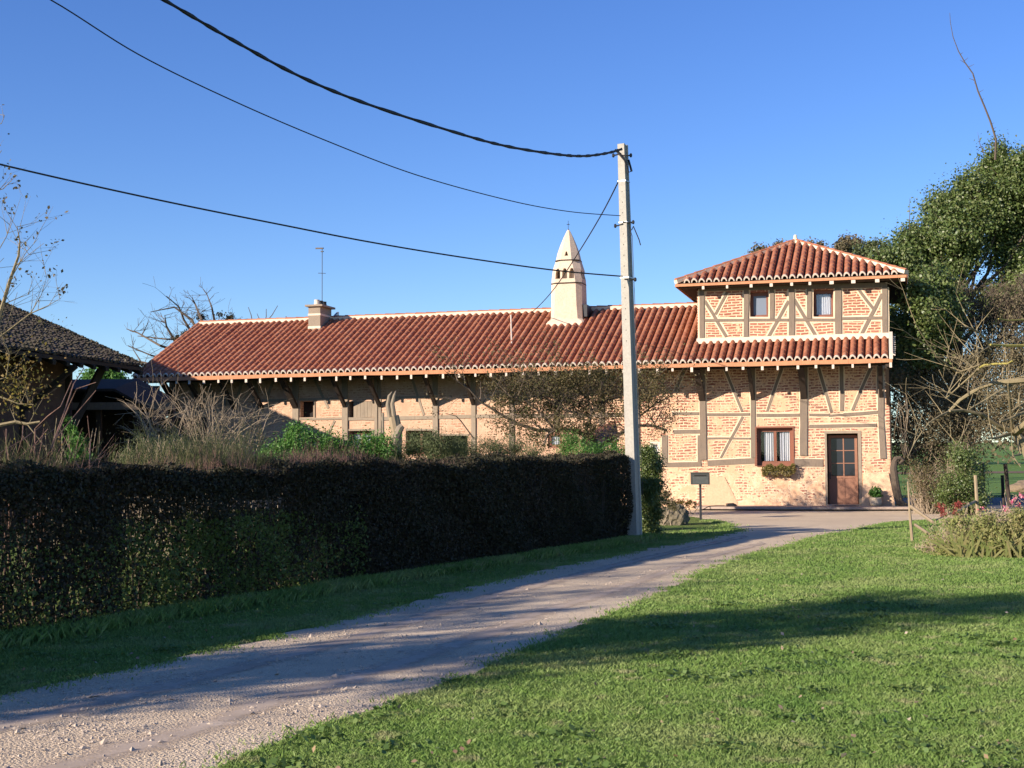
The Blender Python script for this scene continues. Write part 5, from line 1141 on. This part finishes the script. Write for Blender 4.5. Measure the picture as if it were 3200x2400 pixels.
mound('fern_plant', [(235, 1400, 30), (222, 1345, 14), (240, 1370, 22), (218, 1310, 7), (250, 1430, 30), (270, 1390, 16)], 16, 1500, .075, 'shrub', 'bright green feathery plant in front of the dark barn wall', clump=.08, nclump=500, aspect=.2, twig=14, tr=.005)
thicket('evergreen_shrub', [(2030, 1440, 34), (2030, 1500, 38), (2030, 1560, 38), (2028, 1620, 38), (2026, 1660, 36), (2022, 1420, 28), (2035, 1470, 36), (2030, 1530, 40), (2030, 1590, 40)], 28.2, 34000, .045, 'ivy', 'narrow dark evergreen shrub just right of the concrete pole', clump=.13, nclump=1300, hollow=.2)
ys = thicket('yellow_shrub', [(2100, 1573, 10), (2125, 1570, 12), (2150, 1572, 12), (2170, 1578, 8)], 40.3, 900, .05, 'yellow_leaf', 'low yellow leaved plant at the foot of the brick wall', clump=.08, nclump=400, twig=8)
thicket('ivy_clump', [(2080, 1545, 14), (2092, 1565, 14), (2070, 1570, 14), (2105, 1580, 12)], 33.6, 1500, .045, 'brown_leaf', 'brownish plant growing over the mossy stone', clump=.1, nclump=300, twig=12)
# young tree at the left edge: yellow leaves, pink stems
yt0 = V((dp(-10, 1500, 15).x, 15, 0)); yt = empty('young_tree', yt0, 0, 'young half bare tree with yellow and brown leaves at the left edge', 'tree'); mb = MB(); rng = random.Random(14); tips = []
def yl_(L, r0, r1, D0=15, D1=15, kids=3, kl=.35):
    P = [dp(x, y, D0+(D1-D0)*i/(len(L)-1))-yt0 for i, (x, y) in enumerate(L)]; mb.tube(P, [r0+(r1-r0)*i/(len(L)-1) for i in range(len(L))], 5)
    for k in range(kids):
        i = rng.randint(1, len(P)-1); q = P[i-1].lerp(P[i], rng.random()); branch(mb, q, (rng.uniform(-.7, 1), rng.uniform(-.5, .5), rng.uniform(0, 1)), kl*rng.uniform(.5, 1.4), .004, 1, 3, .2, .1, (1, 2), .6, None, tips, rng, minr=.0012)
yl_([(-20, 1700), (-15, 1300), (-5, 1000), (30, 880), (58, 800), (62, 755), (53, 705)], .035, .003, 15, 15, 16, .5)
yl_([(40, 860), (80, 790), (120, 745)], .006, .002, kids=5); yl_([(50, 830), (85, 800), (137, 760)], .005, .002, kids=3); yl_([(-10, 960), (60, 930), (95, 918)], .006, .002, kids=6); yl_([(95, 980), (130, 920), (146, 865)], .006, .0015, kids=4); yl_([(-10, 1060), (95, 980), (150, 955), (190, 932)], .01, .002, kids=5)
yl_([(-20, 900), (-40, 600), (-30, 520), (5, 470)], .02, .003, kids=4); yl_([(-30, 600), (10, 590), (45, 555)], .008, .002, kids=4, kl=.2); yl_([(-30, 400), (5, 385), (15, 360)], .006, .002, kids=3, kl=.15); yl_([(-15, 800), (20, 740), (33, 690)], .006, .002, kids=4)
yl_([(-10, 1330), (50, 1318), (85, 1325), (125, 1318)], .02, .012, 14, 14, 3); yl_([(0, 1240), (60, 1262), (105, 1265)], .01, .004, kids=6); yl_([(85, 1325), (120, 1370), (140, 1395)], .008, .005, 14, 14, 0); yl_([(-20, 1190), (20, 1180), (30, 1110), (25, 1090)], .009, .004, kids=8)
for bx, by, bz in ((-7.6, 14.6, 4.2), (-7.9, 17.2, 4.4), (-7.5, 12.4, 3.6), (-8.2, 16, 3.0)):
    e = V((bx, by, bz))-yt0; mb.tube([V((0, 0, 1.0)), e*.6+V((0, 0, .4)), e], [.03, .02, .01], 5)
    for k in range(16): branch(mb, (e*.6+V((0, 0, .4))).lerp(e, rng.random()), (rng.uniform(-1, 1), rng.uniform(-1, 1), rng.uniform(-.3, 1)), rng.uniform(.7, 1.4), .012, 2, 3, .3, .1, (2, 3), .6, None, None, rng)
mb.build('trunk', M['lichen'], yt)
tp_ = np.array([tuple(t[0]+yt0) for t in tips]); k = RNG.integers(0, len(tp_), 330); P = tp_[k]+RNG.normal(0, .035, (330, 3))
lo_ = np.array([tuple(dp(rng.gauss(60, 55), rng.gauss(1190, 55), 15+rng.uniform(-.4, .4))) for i in range(420)]); P3_, _n = crown_points([(-7.7, 14.6, 4.2, 1.25, 1.4, 1.0), (-8.0, 17.2, 4.4, 1.2, 1.3, 1.0), (-7.5, 12.4, 3.6, .9, 1.1, .8), (-8.2, 16, 3.0, .9, 1.2, .8)], 7500, .3, 26, .2); P = np.concatenate([P, lo_, P3_[P3_[:, 0] < -.40*P3_[:, 1]]])
hi = P[:, 2] > 3.0; np_mesh('crown', leaf_quads(P[hi]-np.array(yt0), .045, .6), 4, M['brown_leaf'], yt)['label'] = 'brown leaves on the upper twigs'; np_mesh('crown', leaf_quads(P[~hi]-np.array(yt0), .040, .6), 4, M['yellow_leaf'], yt)
cn0 = V((dp(200, 1500, 13.5).x, 13.5, 0)); cn = empty('cane_bush', cn0, 0, 'clump of long leaning purplish bare canes rising from the left end of the hedge', 'shrub'); mb = MB()
for L, r in [([(130, 1480), (160, 1400), (200, 1290), (230, 1200), (262, 1150)], .009), ([(125, 1490), (170, 1380), (215, 1270), (240, 1215), (300, 1195)], .008), ([(110, 1340), (150, 1300), (190, 1270), (225, 1190)], .008), ([(140, 1500), (175, 1370), (240, 1290), (300, 1220)], .007), ([(30, 1500), (70, 1370), (72, 1330), (50, 1290)], .007),
             ([(10, 1490), (90, 1400), (170, 1340)], .006), ([(120, 1480), (105, 1410), (70, 1360)], .006), ([(20, 1340), (25, 1440)], .006), ([(0, 1415), (70, 1375), (130, 1330)], .005), ([(85, 1470), (100, 1400), (150, 1340)], .006), ([(280, 1440), (282, 1380), (273, 1300)], .007), ([(0, 1470), (60, 1440), (110, 1400)], .006), ([(20, 1500), (60, 1455), (105, 1440)], .006), ([(215, 1480), (240, 1440), (300, 1395)], .005)]:
    P = [dp(x, y, 13.5+rng.uniform(-.5, .5))-cn0 for x, y in L]; dz = 2.5 if L[0][0] > 300 else 0; P = [p*(1+dz/13.5)+cn0*(dz/13.5)-V((0, 0, 1.5*dz/13.5)) for p in P]; P = [V((P[0].x, P[0].y, .0))]+P; mb.tube(P, [r*1.1]+[r*(1-.6*i/(len(P)-1)) for i in range(len(P)-1)], 5)
for i in range(60):
    x = rng.uniform(-60, 330); p = dp(x, 1500, 13.5+rng.uniform(-.7, .7))-cn0; q = dp(x+rng.uniform(-90, 120), rng.uniform(1330, 1440), 13.5+rng.uniform(-.7, .7))-cn0; mb.tube([p, p.lerp(q, .5)+V((rng.uniform(-.05, .05), 0, .03)), q], [.004, .003, .0015], 3, cap=False)
mb.build('canes', M['bark_red'], cn)
# trees standing left of the camera's view, whose shade lies on the drive and the lawn
def shade(x, y, h, r, n, lab, size=.14, hollow=.2, low=.3):
    bl_ = []; k = 9
    for i in range(k): a = random.uniform(0, 2*PI); q = r*.55*math.sqrt(random.random()); bl_.append((x+q*math.cos(a), y+q*math.sin(a), h*(low+(1-low)*(i+.5)/k)-r*.2, r*.62, r*.62, r*.7))
    return tree('garden_tree', (x, y, 0), h*.9, .16, bl_, n, size, 'ivy', lab, group='trees outside the left of the view', clump=.42, nclump=20)
shade(-12.7, 2.5, 7.7, 1.7, 13000, 'leafy garden tree standing left of the lawn outside the view')
shade(-14.2, 4.4, 6.9, 1.35, 6500, 'second leafy garden tree standing left of the lawn outside the view', low=.15)

# ================================================================== SMALL THINGS
def mailbox():
    b = gp(2190, 1624); k = b.y/4300; r = empty('mailbox', b, math.radians(-10), 'dark metal mailbox on a post at the end of the drive', 'mailbox')
    z1 = dp(2190, 1478, b.y).z; z0 = dp(2190, 1514, b.y).z
    mb = MB(); w = 58*k/2; mb.prism([(-w+.02, z0), (w-.0, z0), (w, z1-.02), (w-.02, z1), (-w, z1+.0), (-w, z0+.02)], 1, -.15, .18); mb.build('box', M['mail'], r)
    mb = MB(); mb.box((-w+.06, -.158, z0+.02), (w-.03, -.151, z1-.10)); mb.build('door', M['mail2'], r)
    mb = MB(); mb.box((-w+.10, -.165, z1-.075), (w-.08, -.151, z1-.055)); mb.build('slot', M['void'], r)
    mb = MB(); mb.box((-w-.01, -.17, z1+.001), (w+.01, .19, z1+.018)); mb.build('lid', M['mail'], r)
    mb = MB(); mb.box((-.03, -.03, -.1), (.03, .03, z0-.001)); mb.build('post', M['metal_dark'], r)
M['mail'] = plain('mailbox_paint', (.07, .07, .06), .4, .2, 5, .2, .002, .3); M['mail2'] = plain('mailbox_door', (.14, .14, .125), .3, .3, 3, .1, .002, .5)
mailbox()
sb = gp(2105, 1640); 
bm = bmesh.new(); bmesh.ops.create_icosphere(bm, subdivisions=4, radius=1)
for v in bm.verts:
    c = v.co.copy(); k = 1+.26*noise.noise(c*1.6+V((3, 1, 0)))+.18*noise.noise(c*4)+.09*noise.noise(c*11); v.co = V((c.x*.38*k, c.y*.32*k, max(-.05, c.z*.34*k+.15)))
me = bpy.data.meshes.new('boulder'); bm.to_mesh(me); bm.free(); me.materials.append(M['stone']); o = bpy.data.objects.new('boulder', me); C.objects.link(o); o.location = sb; tag(o, 'rough mossy grey stone lying by the mailbox post', 'stone')
def wob_post(name, p, q, r, m, label, cat, par=None, n=8, taper=.8, tip=0, grp=None, bend=.02):
    p = V(p); q = V(q); k = 6; P = [p.lerp(q, i/k)+V((random.uniform(-1, 1)*bend, random.uniform(-1, 1)*bend, 0))*(0 < i < k) for i in range(k+1)]
    R = [r*(1-(1-taper)*i/k) for i in range(k+1)]
    if tip: P.append(q+(q-p).normalized()*tip); R.append(r*.12)
    o = bpy.data.objects; mb = MB(); mb.tube([x-p for x in P], R, n); ob = mb.build(name, M[m]); ob.location = p; return tag(ob, label, cat, grp)
# split trunk and stakes behind the hedge
s0 = V((dp(1232, 1500, 33).x, 33, 0)); st_ = empty('split_stump', s0, 0, 'weathered split trunk ending in two pale pointed tips', 'dead trunk')
mb = MB(); P = [V((0, 0, 0))]+[dp(x, y, 33)-s0 for x, y in ((1240, 1400), (1240, 1340), (1232, 1300))]; mb.tube(P, [.13, .12, .13, .12], 9); mb.build('trunk', M['post'], st_, rough=.05)
for L in ([(1220, 1310), (1212, 1265), (1216, 1238), (1224, 1224)], [(1232, 1300), (1226, 1262), (1232, 1236), (1236, 1221)]):
    P = [dp(x, y, 33)-s0 for x, y in L]; mb = MB(); mb.tube(P, [.06, .055, .035, .006], 8); mb.build('pointed_tip', M['stake'], st_, rough=.015)
p = dp(1234, 1500, 29); P = [V((p.x, 29, 0))]+[dp(x, y, 29) for x, y in ((1233, 1425), (1236, 1370), (1250, 1338), (1258, 1330))]; mb = MB(); mb.tube([q-P[0] for q in P], [.03, .055, .085, .08, .06], 8); o = mb.build('wooden_stake', M['stake']); o.location = P[0]; tag(o, 'thick pale curved stake with weathered top in front of the split trunk', 'stake')
for (x, y0, D, r, lab) in ((1165, 1345, 30, .03, 'thin pale stake left of the split trunk'), (1196, 1290, 30.5, .035, 'pale leaning pole just left of the split trunk'), (1347, 1375, 28, .025, 'short pale stick among the feathery shrub')):
    p = dp(x+3, 1500, D); q = dp(x, y0, D); wob_post('wooden_stake', (p.x, D, 0), q, r, 'stake', lab, 'stake')
# little tiled shelter behind the apple tree
h0 = V((dp(1880, 1500, 39).x, 39, 0)); sh = empty('garden_shelter', h0, 0, 'small low lean-to with mossy red tiled roof and whitewashed edges behind the apple tree', 'shelter')
mb = MB(); a = dp(1826, 1410, 38.4)-h0; b = dp(1935, 1372, 38.4)-h0; mb._add([a, b, b+V((0, 1.3, .55)), a+V((0, 1.3, .55)), a-V((0, 0, .07)), b-V((0, 0, .07)), b+V((0, 1.3, .48)), a+V((0, 1.3, .48))], [(0, 1, 2, 3), (7, 6, 5, 4), (0, 4, 5, 1), (1, 5, 6, 2), (3, 2, 6, 7), (0, 3, 7, 4)]); mb.build('roof', M['tile'], sh)
mb = MB(); mb.beam(a+V((0, -.03, .05)), b+V((0, -.03, .05)), .08, .09); mb.beam(a+V((.05, -.03, -.12)), b+V((-.2, -.03, -.12)), .05, .05); mb.build('roof_edge', M['limewhite'], sh)
for q in (a+V((.15, .1, -.07)), b+V((-.1, .1, -.07)), a+V((.15, 1.1, .3)), b+V((-.1, 1.1, .3))): mb = MB(); mb.beam((q.x, q.y, 0), q, .09, .09); mb.build('post', M['post'], sh)
# flower pot by the door
pp = wor(V((fp(2741, 1580).x-.03, -.42, .125))); fpo = empty('flower_pot', pp, 0, 'pale round pot with a green plant right of the brown door', 'flower pot')
mb = MB(); mb.lathe([(.10, 0), (.16, .03), (.185, .14), (.17, .23), (.185, .25), (.17, .27), (.15, .26), (.13, .2)], 20); mb.build('pot', M['pot'], fpo, smooth=True)
P, NN = crown_points([(0, 0, .40, .17, .15, .15)], 900, .08, 900, .2); np_mesh('plant', leaf_quads(P, .07, .6, NN), 4, M['shrub'], fpo)
mt = MB(); c = wor(V((-1.28, -.55, .128))); mt.lathe([(.42, 0), (.42, .012), (.40, .018)], 24); o = mt.build('door_mat', M['metal_dark']); o.location = c; o.scale = (1, .5, 1); o.rotation_euler.z = -HEAD; tag(o, 'dark oval mat in front of the brown door', 'door mat')
c = wor(V((-4.75, -1.0, .13))); hs = MB(); hs.prism([(-.16, 0), (.17, 0), (.15, .05), (.05, .10), (-.12, .09)], 1, -.12, .12); o = hs.build('folded_tarp', M['metal_dark'], rough=.02); o.location = c; tag(o, 'small folded black tarpaulin on the pavement by the wall', 'tarpaulin')
mb = MB(); P = [wor(V(q)) for q in ((-5.6, -1.7, .02), (-5.4, -1.3, .14), (-5.2, -1.05, .15), (-4.95, -1.0, .15))]; mb.tube([q-P[0] for q in P], .014, 5); o = mb.build('garden_hose', M['cable']); o.location = P[0]; tag(o, 'short black hose curving over the left end of the pavement', 'hose')
# old twisted vine trunk at the house corner
v0 = wor(V((.62, -.35, 0))); D = v0.y; vt = empty('vine_trunk', v0, 0, 'dark twisted old vine trunk leaning at the right corner of the farmhouse', 'dead trunk')
P = [V((0.05, 0, 0))]+[dp(x, y, D)-v0 for x, y in ((2812, 1570), (2802, 1535), (2797, 1500), (2792, 1465), (2794, 1445))]; mb = MB(); mb.tube(P, [.10, .12, .13, .12, .11, .10], 9); mb.build('trunk', M['bark'], vt, rough=.03)
P = [dp(x, y, D)-v0 for x, y in ((2793, 1448), (2800, 1434), (2812, 1431), (2822, 1440), (2812, 1448), (2806, 1445))]; mb = MB(); mb.tube(P, [.09, .09, .08, .07, .05, .03], 8); mb.build('gnarled_top', M['bark'], vt, rough=.02)
mb = MB()
for i in range(26):
    s = V((random.uniform(-.1, .05), .1, random.uniform(1.6, 3.6))); mb.tube([s, s+V((random.uniform(-.2, .1), -.05, random.uniform(-.5, .5))), s+V((random.uniform(-.35, .1), 0, random.uniform(-.9, .9)))], [.008, .006, .003], 3)
mb.build('tendrils', M['bark_light'], vt)
# broken stake fence
fe = gp(2852, 1692); fence = empty('stake_fence', fe, 0, 'broken rustic fence of thin wooden stakes with diagonal rails beside the flower bed', 'fence')
f2 = gp(3057, 1630)
mb = MB(); mb.tube([V((0, 0, -.1)), dp(2843, 1600, fe.y)-fe, dp(2837, 1505, fe.y)-fe], [.030, .024, .012], 6); mb.build('post', M['post'], fence)
mb = MB(); mb.tube([f2-fe+V((0, 0, -.1)), dp(3048, 1485, f2.y)-fe], [.045, .042], 7); mb.build('post', M['post'], fence)
for L, D0, D1, r in (([(2847, 1583), (2916, 1632)], fe.y, 24.6, .034), ([(3047, 1567), (2978, 1606)], f2.y, 29, .038), ([(2860, 1640), (2903, 1668)], 25.5, 24.2, .028), ([(2978, 1600), (2925, 1625)], 29, 26, .015)):
    P = [dp(x, y, D0+(D1-D0)*i/(len(L)-1))-fe for i, (x, y) in enumerate(L)]; mb = MB(); mb.tube(P, [r, r*.85], 6); mb.build('rail', M['post'], fence)
for (x0, y0, x1, y1, D, r, lab) in ((3073, 1560, 3073, 1447, 52, .055, 'thin straight black post at the edge of the field'), (3156, 1600, 3141, 1450, 45, .07, 'dark leaning post with a lit edge beside the field'), (3136, 1640, 3136, 1556, 30, .03, 'short black stake behind the flower bed'), (3134, 1522, 3132, 1485, 55, .07, 'stubby black post in the field')):
    p = dp(x0, y0, D); q = dp(x1, y1, D); wob_post('fence_post', (p.x, D, 0), q, r, 'timber_dark', lab, 'fence post', taper=.95, bend=.005)
# flower bed
bd = [(2960, 1690, 50), (3010, 1680, 60), (3070, 1675, 60), (3130, 1670, 70), (3190, 1670, 70), (2950, 1725, 30), (3040, 1720, 40), (3110, 1720, 45), (3180, 1715, 50), (3240, 1680, 70), (2990, 1640, 35), (3100, 1625, 35), (3180, 1630, 40)]
pe = thicket('perennial_plants', bd, 22.4, 26000, .055, 'perennial', 'dense yellowing perennial plants filling the flower bed on the right', 'flower bed', clump=.17, nclump=130, hollow=.1, twig=200, tr=.005, up=.6, aspect=.35)
n = 260; X = RNG.uniform(6.9, 9.2, n); Y = 21.3+RNG.uniform(0, .7, n); a = RNG.normal(0, .5, n)
vs = []
for x, y, t in zip(X, Y, a):
    h = random.uniform(.25, .6); w = .016; d = V((math.sin(t), -.25*random.random(), math.cos(t))); s = V((math.cos(t), 0, -math.sin(t)))*w; p = V((x, y, 0)); m_ = p+d*h*.6; e = p+d*h+V((d.x*.15, 0, -.04)); vs.append([p-s, p+s, m_+s, m_-s]); vs.append([m_-s, m_+s, e+s*.2, e-s*.2])
off = V(pe.location); np_mesh('strap_leaves', np.array([[tuple(p-off) for p in q] for q in vs]), 4, M['perennial'], pe)
for L, D, n, m, lab in (([(2942, 1590, 12), (2935, 1580, 8), (2990, 1580, 12), (3000, 1572, 9), (2955, 1610, 10), (2975, 1600, 10)], 27, 500, 'red_leaf', 'small bush of red leaves behind the flower bed'), ([(3146, 1590, 8), (3152, 1600, 8), (3070, 1592, 6)], 24, 80, 'pink', 'bright pink flowers standing over the right of the flower bed'), ([(3160, 1570, 6), (3172, 1562, 6), (3194, 1550, 8), (3185, 1585, 7)], 24.5, 110, 'pink', 'pale and red flowers at the right edge of the flower bed')):
    thicket('flowers', L, D, n, .045, m, lab, 'flowers', clump=.05, nclump=900, twig=9, tr=.005, bark='bark_light')
# stony mound by the field
bm = bmesh.new(); bmesh.ops.create_icosphere(bm, subdivisions=4, radius=1)
mp0 = dp(3222, 1490, 66)
for v in bm.verts:
    c = v.co.copy(); k = 1+.2*noise.noise(c*1.5)+.1*noise.noise(c*5); v.co = V((c.x*1.1*k, c.y*1.0*k, max(-.2, c.z*.6*k)))
me = bpy.data.meshes.new('earth_mound'); bm.to_mesh(me); bm.free(); M['earth'] = plain('dry_earth', (.20, .145, .09), .95, .3, 2, .8, .05); me.materials.append(M['earth']); o = bpy.data.objects.new('earth_mound', me); C.objects.link(o); o.location = (mp0.x, 66, gz(0, 66)); tag(o, 'brown mound of earth and stones in the field at the right edge', 'mound')

# ================================================================== CAMERA AND LIGHT
cam = bpy.data.cameras.new('camera'); cam.sensor_width = 36; cam.lens = 36*F/3200; cam.clip_end = 3000; cam.clip_start = .1
co = bpy.data.objects.new('camera', cam); C.objects.link(co); co.matrix_world = Matrix.Translation(CAMP) @ CM.to_4x4()
bpy.context.scene.camera = co
sun = bpy.data.lights.new('sun', 'SUN'); sun.energy = 5.0; sun.angle = math.radians(.5); sun.color = (1, .87, .74)
so = bpy.data.objects.new('sun', sun); C.objects.link(so); so.rotation_euler = SUN.to_track_quat('Z', 'Y').to_euler()
w = bpy.data.worlds.new('World'); bpy.context.scene.world = w; w.use_nodes = True; nt = w.node_tree
sky = nt.nodes.new('ShaderNodeTexSky'); sky.sky_type = 'NISHITA'; sky.sun_disc = False; sky.sun_elevation = SUN_EL
sky.sun_rotation = math.atan2(SUN.x, SUN.y); sky.air_density = 1.0; sky.dust_density = .0; sky.ozone_density = 4.5; sky.altitude = 200
hs = nt.nodes.new('ShaderNodeHueSaturation'); hs.inputs['Saturation'].default_value = 1.15; hs.inputs['Hue'].default_value = .517; hs.inputs['Value'].default_value = 1.4
nt.links.new(sky.outputs[0], hs.inputs['Color']); nt.links.new(hs.outputs[0], nt.nodes['Background'].inputs[0]); nt.nodes['Background'].inputs[1].default_value = .072
sc_ = bpy.context.scene; sc_.view_settings.view_transform = 'Standard'; sc_.view_settings.look = 'None'; sc_.view_settings.exposure = .88; sc_.view_settings.gamma = 1; sc_.cycles.diffuse_bounces = 2
